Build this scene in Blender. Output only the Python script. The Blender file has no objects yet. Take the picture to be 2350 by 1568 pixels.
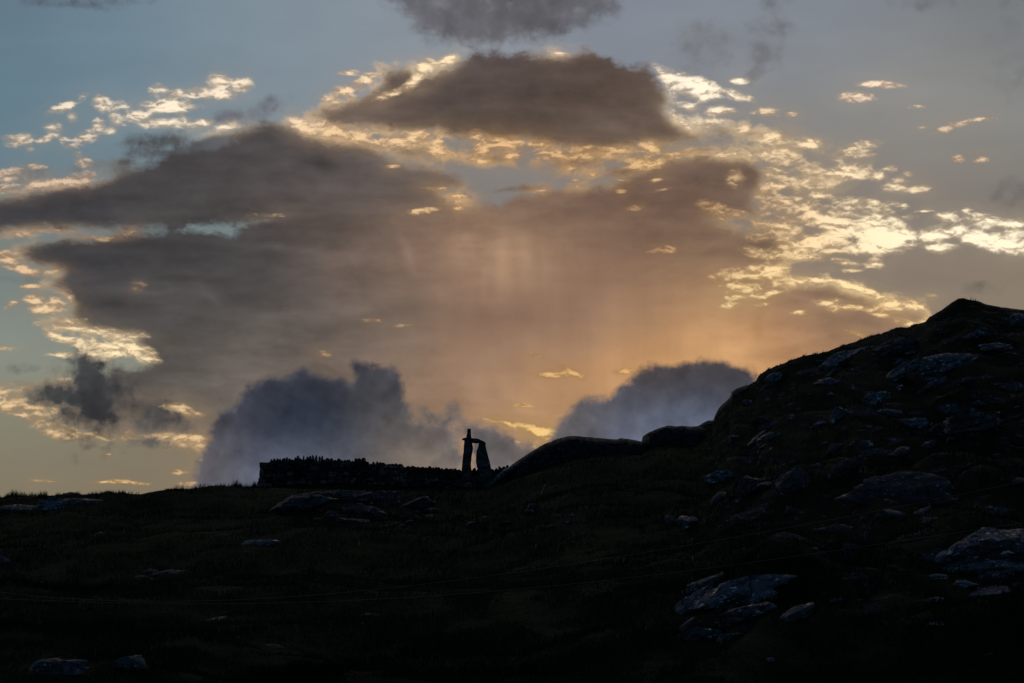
import bpy, math, random
import numpy as np
from mathutils import Vector, Matrix

random.seed(7)
rng = np.random.default_rng(11)
S = bpy.context.scene
COL = S.collection
R_ = math.radians

# ------------------------------------------------------------------ camera
PITCH = R_(6.0)
CAMZ = 1.6
FPX = 2350 * 100.0 / 36.0          # focal length in reference units (frame 2350 x 1568)
cam_d = bpy.data.cameras.new('camera')
cam_d.lens = 100; cam_d.sensor_width = 36; cam_d.clip_start = 0.5; cam_d.clip_end = 30000
cam = bpy.data.objects.new('camera', cam_d); COL.objects.link(cam)
cam.location = (0, 0, CAMZ); cam.rotation_euler = (R_(90) + PITCH, 0, 0)
S.camera = cam

# ------------------------------------------------------------------ world, sun, exposure
SUN_EL, SUN_AZ = R_(2.5), R_(6.0)      # behind the clouds, a little right of the standing stones
w = bpy.data.worlds.new('World'); S.world = w; w.use_nodes = True
wn = w.node_tree.nodes; wl = w.node_tree.links
bg = wn['Background']
sky = wn.new('ShaderNodeTexSky'); sky.sky_type = 'NISHITA'; sky.sun_disc = False
sky.sun_elevation = SUN_EL; sky.sun_rotation = SUN_AZ; sky.ozone_density = 3.2
wl.new(sky.outputs[0], bg.inputs[0]); bg.inputs[1].default_value = 0.095
sl = bpy.data.lights.new('sun', 'SUN'); sl.energy = 0.6; sl.angle = R_(0.5); sl.color = (1.0, .78, .5)
so = bpy.data.objects.new('sun', sl); COL.objects.link(so)
so.rotation_euler = (Vector((math.sin(SUN_AZ) * math.cos(SUN_EL), math.cos(SUN_AZ) * math.cos(SUN_EL), math.sin(SUN_EL)))).to_track_quat('Z', 'Y').to_euler()
S.view_settings.view_transform = 'Standard'; S.view_settings.look = 'None'
S.view_settings.exposure = 0; S.view_settings.gamma = 1; S.view_settings.use_curve_mapping = False

# ------------------------------------------------------------------ helpers
def lin(c):
    c = np.asarray(c, float) / 255.0
    return np.where(c <= .04045, c / 12.92, ((c + .055) / 1.055) ** 2.4)

def hash3(ix, iy, iz, seed):
    h = (ix.astype(np.int64) * 374761393 + iy.astype(np.int64) * 668265263 + iz.astype(np.int64) * 2147483647 // 7 + iz.astype(np.int64) * 1274126177 + seed * 974634777) & 0xffffffff
    h = ((h ^ (h >> 13)) * 1274126177) & 0xffffffff
    h = ((h ^ (h >> 16)) * 2246822519) & 0xffffffff
    h = h ^ (h >> 15)
    return (h & 0xffffff) / float(0xffffff)

def vnoise(p, seed=0):
    p = np.asarray(p, float); i = np.floor(p).astype(np.int64); f = p - i
    u = f * f * f * (f * (f * 6 - 15) + 10); out = 0
    for dx in (0, 1):
        for dy in (0, 1):
            for dz in (0, 1):
                wgt = (u[..., 0] if dx else 1 - u[..., 0]) * (u[..., 1] if dy else 1 - u[..., 1]) * (u[..., 2] if dz else 1 - u[..., 2])
                out = out + wgt * hash3(i[..., 0] + dx, i[..., 1] + dy, i[..., 2] + dz, seed)
    return out * 2 - 1

def fbm(p, octs=4, seed=0, gain=.5):
    a, s, t = 1.0, 0, 0
    p = np.asarray(p, float)
    for k in range(octs):
        s = s + a * vnoise(p * (2.03 ** k) + k * 13.7, seed + k); t += a; a *= gain
    return s / t

def px_dir(X, Y):
    u = (np.asarray(X, float) - 1175) / FPX; v = (784 - np.asarray(Y, float)) / FPX
    cp, sp = math.cos(PITCH), math.sin(PITCH)
    return np.stack([u, cp - v * sp, sp + v * cp], -1)

def px_point(X, Y, D):
    """the place seen at (X, Y) at ground distance D metres"""
    d = px_dir(X, Y); h = np.hypot(d[..., 0], d[..., 1])
    return np.array([0, 0, CAMZ]) + d * (np.asarray(D) / h)[..., None]

def mesh_obj(name, v, f, mat=None, parent=None, smooth=False, link=True):
    me = bpy.data.meshes.new(name)
    v = np.asarray(v, np.float32)
    if isinstance(f, np.ndarray):
        n = f.shape[1]
        me.vertices.add(len(v)); me.vertices.foreach_set('co', v.ravel())
        me.loops.add(f.size); me.loops.foreach_set('vertex_index', f.astype(np.int32).ravel())
        me.polygons.add(len(f)); me.polygons.foreach_set('loop_start', np.arange(0, f.size, n, dtype=np.int32))
        me.polygons.foreach_set('loop_total', np.full(len(f), n, np.int32))
        me.update(calc_edges=True)
    else:
        me.from_pydata([tuple(map(float, q)) for q in v], [], f); me.update()
    if smooth: me.polygons.foreach_set('use_smooth', np.ones(len(me.polygons), bool))
    if mat: me.materials.append(mat)
    o = bpy.data.objects.new(name, me)
    if link: COL.objects.link(o)
    if parent: o.parent = parent
    return o

def tag(o, label=None, cat=None, group=None, kind=None):
    if label: o['label'] = label
    if cat: o['category'] = cat
    if group: o['group'] = group
    if kind: o['kind'] = kind
    return o

def empty(name, loc):
    o = bpy.data.objects.new(name, None); COL.objects.link(o); o.location = loc; return o

def grid_faces(nu, nv, wrap=False):
    i = np.arange(nu - 1)[:, None]; j = np.arange(nv if wrap else nv - 1)[None, :]
    j2 = (j + 1) % nv
    a = i * nv + j; b = (i + 1) * nv + j; c = (i + 1) * nv + j2; d = i * nv + j2
    return np.stack([a, b, c, d], -1).reshape(-1, 4)

class NT:
    """small node-graph writer"""
    def __init__(s, nt): s.n = nt.nodes; s.l = nt.links
    def new(s, t, **kw):
        x = s.n.new(t)
        for k, v in kw.items(): setattr(x, k, v)
        return x
    def put(s, inp, v):
        if v is None: return
        if hasattr(v, 'is_output') or isinstance(v, bpy.types.NodeSocket): s.l.new(v, inp)
        else: inp.default_value = v
    def math(s, op, a, b=None, c=None, clamp=False):
        x = s.new('ShaderNodeMath', operation=op); x.use_clamp = clamp
        s.put(x.inputs[0], a); s.put(x.inputs[1], b); s.put(x.inputs[2], c)
        return x.outputs[0]
    def step(s, v, lo, hi, a=0., b=1.):
        x = s.new('ShaderNodeMapRange', interpolation_type='SMOOTHSTEP')
        s.put(x.inputs[0], v); s.put(x.inputs[1], lo); s.put(x.inputs[2], hi); s.put(x.inputs[3], a); s.put(x.inputs[4], b)
        return x.outputs[0]
    def mix(s, f, a, b, mode='MIX'):
        x = s.new('ShaderNodeMix', data_type='RGBA', blend_type=mode)
        s.put(x.inputs[0], f); s.put(x.inputs[6], a); s.put(x.inputs[7], b)
        return x.outputs[2]
    def noise(s, vec, scale, detail=6, rough=.55, lac=2.0, dist=0.):
        x = s.new('ShaderNodeTexNoise'); s.put(x.inputs['Vector'], vec)
        x.inputs['Scale'].default_value = scale; x.inputs['Detail'].default_value = detail
        x.inputs['Roughness'].default_value = rough; x.inputs['Lacunarity'].default_value = lac; x.inputs['Distortion'].default_value = dist
        return x
    def vmul(s, vec, m):
        x = s.new('ShaderNodeVectorMath', operation='MULTIPLY'); s.put(x.inputs[0], vec); x.inputs[1].default_value = m
        return x.outputs[0]
    def vadd(s, a, b):
        x = s.new('ShaderNodeVectorMath', operation='ADD'); s.put(x.inputs[0], a); s.put(x.inputs[1], b)
        return x.outputs[0]
    def attr(s, name):
        x = s.new('ShaderNodeAttribute'); x.attribute_name = name; return x

def rgb(r, g, b): return (r, g, b, 1)

# ------------------------------------------------------------------ sky dome with the evening clouds
def axis(lo, hi, step, ends):
    a = list(np.arange(lo, hi + 1e-9, step))
    s = step
    while a[-1] < ends[1]: s = min(s * 1.35, 6); a.append(min(a[-1] + s, ends[1]))
    s = step
    while a[0] > ends[0]: s = min(s * 1.35, 6); a.insert(0, max(a[0] - s, ends[0]))
    return np.array(a)
az = axis(-11.2, 11.2, .05, (-180, 180)); el = axis(1.8, 13.4, .05, (-12, 90))
AZ, EL = np.meshgrid(np.radians(az), np.radians(el), indexing='ij')
DIR = np.stack([np.sin(AZ) * np.cos(EL), np.cos(AZ) * np.cos(EL), np.sin(EL)], -1).reshape(-1, 3)
cp, sp = math.cos(PITCH), math.sin(PITCH)
dep = DIR[:, 1] * cp + DIR[:, 2] * sp
# angle-preserving chart of directions round the view axis, in reference units
ang = np.arccos(np.clip(dep, -1, 1)); sa = np.maximum(np.sin(ang), 1e-9)
rad = np.where(ang < R_(45), np.tan(np.minimum(ang, R_(45))), 1.0 + (ang - R_(45)) * 2)
DX = 1175 + FPX * rad * DIR[:, 0] / sa
DY = 784 - FPX * rad * (-DIR[:, 1] * sp + DIR[:, 2] * cp) / sa
QX, QY = DX, DY
PXY = np.stack([DX, DY], -1)
# large slow warp, so that no traced edge stays straight
WP = np.stack([DX / 70, DY / 45, np.zeros_like(DX)], -1)
DXw = DX + 9 * fbm(WP, 3, 5); DYw = DY + 6 * fbm(WP, 3, 9)

def sdf(poly):
    P = np.array(poly, float); n = len(P)
    d2 = np.full(len(DXw), 1e18); inside = np.zeros(len(DXw), bool)
    for i in range(n):
        a = P[i]; b = P[(i + 1) % n]; e = b - a
        px = DXw - a[0]; py = DYw - a[1]
        t = np.clip((px * e[0] + py * e[1]) / max(e @ e, 1e-9), 0, 1)
        d2 = np.minimum(d2, (px - t * e[0]) ** 2 + (py - t * e[1]) ** 2)
        if a[1] != b[1]:
            c = ((a[1] > DYw) != (b[1] > DYw)) & (DXw < (b[0] - a[0]) * (DYw - a[1]) / (b[1] - a[1]) + a[0])
            inside ^= c
    return np.where(inside, 1, -1) * np.sqrt(d2)

def ell(cx, cy, rx, ry, rot=0):
    a = R_(rot); x = DXw - cx; y = DYw - cy
    u = (x * math.cos(a) + y * math.sin(a)) / rx; v = (-x * math.sin(a) + y * math.cos(a)) / ry
    return np.sqrt(u * u + v * v)

def rbf(pts, sigma, asp=1.5):
    P = np.array([[p[0], p[1]] for p in pts], float); C = np.array([lin(p[2]) for p in pts])
    num = 0; den = 0
    for p, c in zip(P, C):
        q = ((QX - p[0]) / asp) ** 2 + (QY - p[1]) ** 2
        wgt = np.exp(-q / (2 * sigma ** 2)) + 1e-4 / (1 + (q / (sigma * 3) ** 2) ** 1.5)
        num = num + wgt[:, None] * c; den = den + wgt
    return num / den[:, None]

clear = rbf([
 (30,60,(98,120,136)),(20,250,(96,125,139)),(300,80,(113,134,148)),(300,200,(112,134,148)),(600,60,(126,142,153)),(600,170,(128,142,152)),(850,80,(134,144,155)),(1000,110,(140,146,153)),
 (1500,60,(131,138,150)),(1700,60,(132,138,148)),(1900,60,(126,133,143)),(2300,60,(114,119,125)),(2330,200,(136,137,134)),(1700,200,(134,138,142)),(1900,230,(142,142,140)),(2150,230,(147,146,141)),
 (2100,380,(139,134,128)),(2280,440,(124,119,114)),(2200,600,(139,127,113)),(2300,660,(140,124,106)),(1950,650,(140,122,106)),(1900,440,(130,122,115)),(2000,520,(125,116,112)),
 (60,300,(104,129,141)),(250,370,(110,134,147)),(400,330,(118,135,145)),(0,540,(110,128,130)),(540,520,(122,136,135)),(500,525,(118,132,132)),(590,512,(118,130,130)),(300,535,(106,112,114)),(180,538,(106,116,118)),(30,650,(112,126,127)),(60,740,(132,143,137)),(50,830,(145,148,133)),(130,880,(138,142,130)),
 (30,1000,(130,126,106)),(200,1040,(128,120,100)),(350,1060,(130,120,101)),(300,1120,(122,111,94)),(30,1120,(134,124,103)),(150,1100,(128,117,98)),(500,1110,(140,126,106)),
 (1100,420,(125,121,121)),(1200,400,(138,131,124)),(1650,330,(120,115,115)),(1700,510,(135,122,110)),
 (-2500,500,(92,108,122)),(-2500,-1500,(72,86,104)),(1175,-2000,(84,96,112)),(4500,-1500,(78,84,94)),(4500,600,(118,108,98)),(1175,-5500,(58,70,92)),(-6000,0,(60,72,90)),(8000,0,(70,74,84)),
 ], 105)
mass = rbf([
 (-300,500,(70,70,73)),(100,480,(66,66,69)),(400,420,(72,70,71)),(500,340,(76,73,74)),(600,350,(80,76,75)),(300,600,(68,68,69)),(600,600,(72,70,69)),(500,560,(70,69,69)),(550,640,(74,72,71)),(150,560,(66,66,69)),(400,480,(78,75,73)),
 (700,420,(90,83,79)),(740,360,(76,74,74)),(900,440,(100,89,81)),(900,540,(107,93,83)),(800,360,(90,84,82)),(700,520,(92,84,79)),(780,600,(100,88,80)),
 (1200,200,(89,77,71)),(1200,260,(92,79,69)),(1000,230,(95,83,76)),(1400,200,(93,80,72)),(1400,270,(96,82,72)),(1500,280,(101,86,76)),(1080,150,(86,77,75)),(1550,310,(112,95,82)),(800,260,(104,90,82)),
 (1200,470,(122,101,86)),(1400,470,(120,98,84)),(1650,400,(118,98,86)),(1720,440,(120,100,86)),(1550,470,(124,100,84)),(1700,570,(122,99,82)),(1780,560,(112,93,80)),(1400,540,(128,102,84)),
 (1000,600,(142,116,96)),(930,600,(128,107,92)),(1150,590,(170,136,106)),(1190,620,(166,133,104)),(1050,555,(150,120,98)),(1250,560,(150,122,98)),(1400,610,(142,113,91)),(1600,620,(146,118,93)),(1300,700,(137,111,91)),(1100,690,(140,113,92)),(1150,720,(138,110,91)),
 (950,700,(122,105,91)),(850,650,(112,98,88)),(700,700,(96,89,83)),(500,700,(88,84,80)),(300,720,(80,78,77)),(200,650,(78,76,76)),(500,800,(90,86,81)),(400,780,(84,81,79)),(700,800,(102,95,88)),(850,760,(112,100,90)),(900,830,(130,112,96)),
 (1100,800,(152,123,98)),(1300,780,(161,128,99)),(1500,740,(176,139,101)),(1450,700,(155,124,96)),(1650,720,(190,148,104)),(1620,660,(165,132,98)),(1760,720,(168,131,97)),(1700,800,(214,163,106)),(1600,830,(206,158,105)),(1500,860,(205,158,103)),(1650,770,(205,160,106)),
 (1850,770,(162,126,94)),(1800,830,(190,146,98)),(1300,900,(184,143,104)),(1400,880,(190,148,104)),(1100,930,(164,131,102)),(1200,980,(182,145,105)),(950,900,(140,118,99)),(1050,870,(158,127,100)),(1950,740,(146,118,93)),(1950,690,(128,106,90)),(1880,680,(125,103,88)),(2050,730,(135,110,92)),
 (400,870,(92,89,85)),(300,870,(90,88,85)),(350,930,(108,101,92)),(500,900,(114,106,97)),(250,950,(120,108,94)),(200,980,(150,130,105)),(400,990,(130,115,98)),(600,830,(112,102,93)),(1300,980,(195,152,108)),(1150,1050,(175,142,110)),
 (3500,600,(110,95,85)),(-2500,500,(66,68,72)),(1175,-1500,(88,84,86)),
 ], 52, 1.7)
# soft shafts of light and rain under the cloud
def glow(cx, cy, rx, ry, rot, amp, colr):
    global mass
    q = ell(cx, cy, rx, ry, rot)
    mass = mass + (np.exp(-q * q * 1.2) * amp)[:, None] * np.array(colr)
for a in [(1155,600,34,80,4,.10,(1,.70,.42)),(1208,590,20,66,-6,.08,(1,.70,.42)),(1060,575,30,56,-8,.05,(1,.72,.45)),(938,585,13,58,-22,.05,(1,.7,.48)),(985,640,18,66,-30,.025,(1,.7,.5)),(1110,640,14,60,-4,.03,(1,.7,.45)),(1250,600,14,60,0,.03,(1,.7,.45)),(1350,760,240,60,-10,.02,(1,.68,.4)),(1590,770,26,90,10,.03,(1,.7,.38)),(1150,870,22,80,-25,.03,(1,.72,.42)),(1230,840,24,80,-15,.02,(1,.72,.42)),
          (485,680,60,12,48,.022,(1,.8,.62)),(1640,740,35,90,8,.05,(1,.72,.4)),(1690,810,60,40,0,.10,(1,.72,.35)),(1480,860,90,30,-15,.05,(1,.72,.35)),(1100,900,30,90,-30,.03,(1,.75,.5)),
          (1740,740,12,80,4,-.03,(1,.72,.45)),(1310,800,70,25,-15,.02,(1,.75,.5)),(1130,660,16,30,0,-.03,(1,.75,.5)),(450,640,200,10,2,-.012,(1,1,1)),(330,560,200,14,2,-.012,(1,1,1)),(650,520,150,10,4,-.01,(1,1,1)),
          (260,700,90,12,0,-.014,(1,1,1)),(430,850,150,10,0,-.012,(1,1,1)),(740,375,45,18,30,-.02,(1,.9,.8)),(860,480,200,10,-5,.012,(1,.9,.8))]:
    glow(*a)
mass = np.maximum(mass, .02) * np.array([1.0, .985, 1.02])
mass[:, 1] *= 1 - .035 * np.exp(-(((QX - 1650) / 500) ** 2 + ((QY - 850) / 260) ** 2))
front = rbf([
 (700,960,(44,52,67)),(650,930,(48,55,69)),(620,890,(62,64,73)),(760,900,(52,56,66)),(850,870,(66,66,73)),(890,900,(72,71,77)),(850,980,(70,71,77)),(900,970,(86,85,85)),(780,1000,(50,58,74)),(600,1050,(84,91,110)),(680,1080,(96,101,120)),(560,970,(60,64,75)),(500,1000,(82,80,86)),(470,1060,(92,88,90)),(600,1100,(106,112,132)),
 (920,960,(88,84,84)),(960,1010,(104,99,97)),(900,1050,(112,106,105)),(950,1060,(150,130,110)),(1020,1060,(120,110,105)),(1000,980,(110,100,94)),(780,1050,(92,96,108)),(540,1090,(100,98,104)),
 (1600,850,(72,67,69)),(1660,840,(84,76,74)),(1500,860,(84,76,75)),(1600,890,(62,64,73)),(1660,900,(64,67,78)),(1450,920,(74,76,86)),(1500,960,(90,95,110)),(1400,990,(108,114,134)),(1600,960,(106,113,134)),(1350,950,(92,86,86)),(1310,990,(104,98,98)),(1690,900,(74,77,88)),(1560,1000,(118,125,148)),
 (1120,1000,(92,89,92)),(1160,1020,(94,90,92)),(1200,1050,(110,100,95)),(1120,1050,(110,107,112)),(1090,1000,(100,97,99)),
 (210,880,(64,64,67)),(225,950,(50,50,52)),(150,900,(62,64,66)),(345,955,(64,62,64)),(340,1014,(108,103,95)),
 (1150,20,(78,74,78)),(1250,40,(82,78,82)),(1050,60,(98,95,100)),(1000,20,(98,96,102)),(1350,30,(100,99,104)),(1150,90,(104,101,106)),(1610,100,(112,112,114)),(1770,50,(104,105,108)),(2245,662,(116,108,98)),(2330,440,(104,99,98)),
 (2120,5,(104,106,110)),(370,325,(84,87,90)),(240,390,(104,102,100)),(590,250,(106,106,112)),(75,400,(120,118,114)),(200,0,(86,95,105)),(60,845,(118,120,110)),(-1500,300,(80,84,92)),(3500,0,(88,88,92)),
 ], 38, 1.5)
creamc = rbf([
 (100,250,(232,220,200)),(500,200,(238,222,198)),(385,243,(250,236,212)),(100,420,(215,190,165)),(850,190,(235,208,175)),(970,165,(250,228,190)),(1285,124,(250,222,190)),(1600,195,(255,243,220)),(1970,222,(245,222,196)),(2200,280,(225,205,180)),
 (900,320,(228,194,150)),(1150,330,(222,184,136)),(1320,350,(210,172,128)),(1480,370,(222,186,136)),(1780,315,(240,215,175)),(1850,380,(242,216,176)),(1800,480,(228,196,152)),(1950,400,(252,232,196)),(1980,500,(255,238,200)),(2060,545,(255,244,212)),(1850,560,(245,214,168)),(2260,545,(255,243,214)),(2200,366,(225,195,160)),
 (1650,480,(185,150,112)),(1522,571,(190,152,115)),(1700,640,(235,202,148)),(1780,650,(250,220,166)),(1950,655,(252,226,174)),(2100,700,(246,216,168)),(1968,763,(235,190,120)),
 (60,600,(215,185,150)),(90,700,(225,195,155)),(200,790,(254,234,194)),(330,810,(250,226,182)),(20,900,(224,196,154)),(100,960,(222,192,148)),(300,1000,(220,188,142)),(440,1005,(250,220,168)),(275,1106,(225,185,125)),
 (745,812,(190,160,125)),(1231,817,(205,165,115)),(1300,858,(225,182,118)),(1198,929,(215,172,115)),(1238,985,(255,228,155)),(1160,972,(220,180,118)),(1225,1030,(225,180,115)),(1165,1062,(215,172,120)),(950,1045,(150,128,108)),(1030,1062,(175,145,115)),(510,1088,(190,155,120)),(470,1050,(165,140,118)),(317,654,(130,112,98)),(1436,850,(215,170,112)),
 ], 60, 1.5)

MASSP = [(-900,490),(-300,462),(0,450),(72,430),(216,414),(317,382),(396,342),(468,317),(504,295),(565,284),(630,275),(677,277),(706,306),(760,317),(846,322),(900,350),(950,378),(1047,396),(1065,425),(1022,443),(1069,464),(1148,464),(1195,443),(1256,430),(1328,432),(1400,425),(1436,396),(1508,367),(1544,348),(1605,356),(1720,355),(1742,371),(1765,396),(1749,432),(1734,468),(1745,505),(1792,518),(1815,545),(1839,589),(1800,610),(1810,645),(1864,645),(1907,645),(1936,656),(1979,666),(2026,684),(2120,704),(2150,760),(2400,900),(2600,1500),(430,1500),(470,1030),(440,1015),(330,1005),(190,990),(130,955),(190,900),(262,846),(345,838),(335,818),(300,775),(180,765),(101,738),(150,722),(160,693),(144,668),(108,657),(137,628),(72,603),(36,574),(90,556),(180,543),(252,538),(324,532),(380,529),(300,526),(180,528),(90,531),(0,533),(-900,550)]
TOPP = [(712,268),(740,248),(817,222),(871,190),(880,152),(940,150),(975,168),(1044,139),(1098,113),(1134,124),(1198,117),(1267,124),(1342,115),(1407,137),(1486,158),(1515,187),(1544,232),(1535,255),(1562,288),(1606,306),(1598,334),(1545,352),(1500,340),(1436,344),(1364,358),(1292,342),(1213,324),(1160,332),(1112,322),(1051,322),(1004,306),(954,312),(889,296),(790,300),(740,288)]
HOLE = [(440,514),(520,507),(612,505),(566,520),(534,545),(490,541),(400,531)]
m = np.maximum(sdf(MASSP), sdf(TOPP))
m = np.minimum(m, -sdf(HOLE) + 9)
m = np.minimum(m, (ell(1698, 512, 46, 15) - 1) * 15)
m = np.minimum(m, (ell(1600, 333, 90, 12, 0) - 1) * 12 + 6)
m = np.minimum(m, (ell(1100, 408, 45, 26, 20) - 1) * 20 + 4)
for (cx, cy, rx, ry, rt) in [(1735,312,60,10,12),(1650,300,60,12,10),(1690,345,60,10,5)]:
    m = np.maximum(m, (1 - ell(cx, cy, rx, ry, rt)) * 9)
far = np.maximum(np.abs((DX - 1175) / 1350), np.abs((DY - 600) / 800))
for (cx, cy, rx, ry, rt) in [(1330,372,120,30,-4),(950,345,130,26,8),(1440,396,80,28,-10),(1130,362,60,18,0),(1200,432,90,16,-6),(1790,330,60,20,15),(1870,400,60,24,10),(1620,345,60,16,0),(150,900,160,40,0),(300,985,170,28,0),(60,925,90,24,0)]:
    m = np.maximum(m, (1 - ell(cx, cy, rx, ry, rt)) * 30 - 11)
farn = fbm(np.stack([DX / 900, DY / 420, np.zeros_like(DX)], -1), 4, 31)
m = np.where(far > 1, np.maximum(m, np.minimum((farn - .05) * 160, (far - 1) * 200)), m)
massf = np.clip(m / 22.0, -3, 3)

# bright altocumulus and lit fringes
BANK = [(1742,344),(1800,344),(1838,346),(1846,368),(1880,385),(1890,376),(1990,380),(2017,398),(2010,416),(1920,422),(1895,446),(1960,452),(2030,478),(2088,515),(2099,545),(2090,575),(1990,584),(1960,562),(1930,575),(1850,582),(1800,603),(1785,560),(1745,515),(1740,470),(1752,430),(1772,396),(1748,370)]
BANK2 = [(2180,535),(2205,522),(2250,528),(2300,540),(2350,555),(2480,575),(2460,590),(2350,580),(2290,574),(2210,556)]
BANK3 = [(1492,146),(1530,160),(1600,176),(1640,192),(1664,213),(1640,226),(1612,236),(1560,216),(1548,232),(1528,205),(1510,175)]
PATCH = [(80,743),(110,750),(180,774),(235,782),(330,757),(338,767),(310,788),(350,798),(367,826),(330,832),(290,816),(240,830),(195,822),(180,800),(120,775)]
LOW = [(-90,890),(30,880),(80,893),(60,905),(120,912),(150,925),(130,960),(200,990),(330,1000),(400,990),(455,1000),(458,1022),(400,1020),(300,1012),(150,1010),(80,990),(60,960),(0,945),(-90,940)]
cr = np.maximum.reduce([np.clip(sdf(p) / k, -3, c) for p, k, c in ((BANK, 26, .36), (BANK2, 14, .6), (BANK3, 16, .8), (PATCH, 16, .6), (LOW, 20, .46))])
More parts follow.
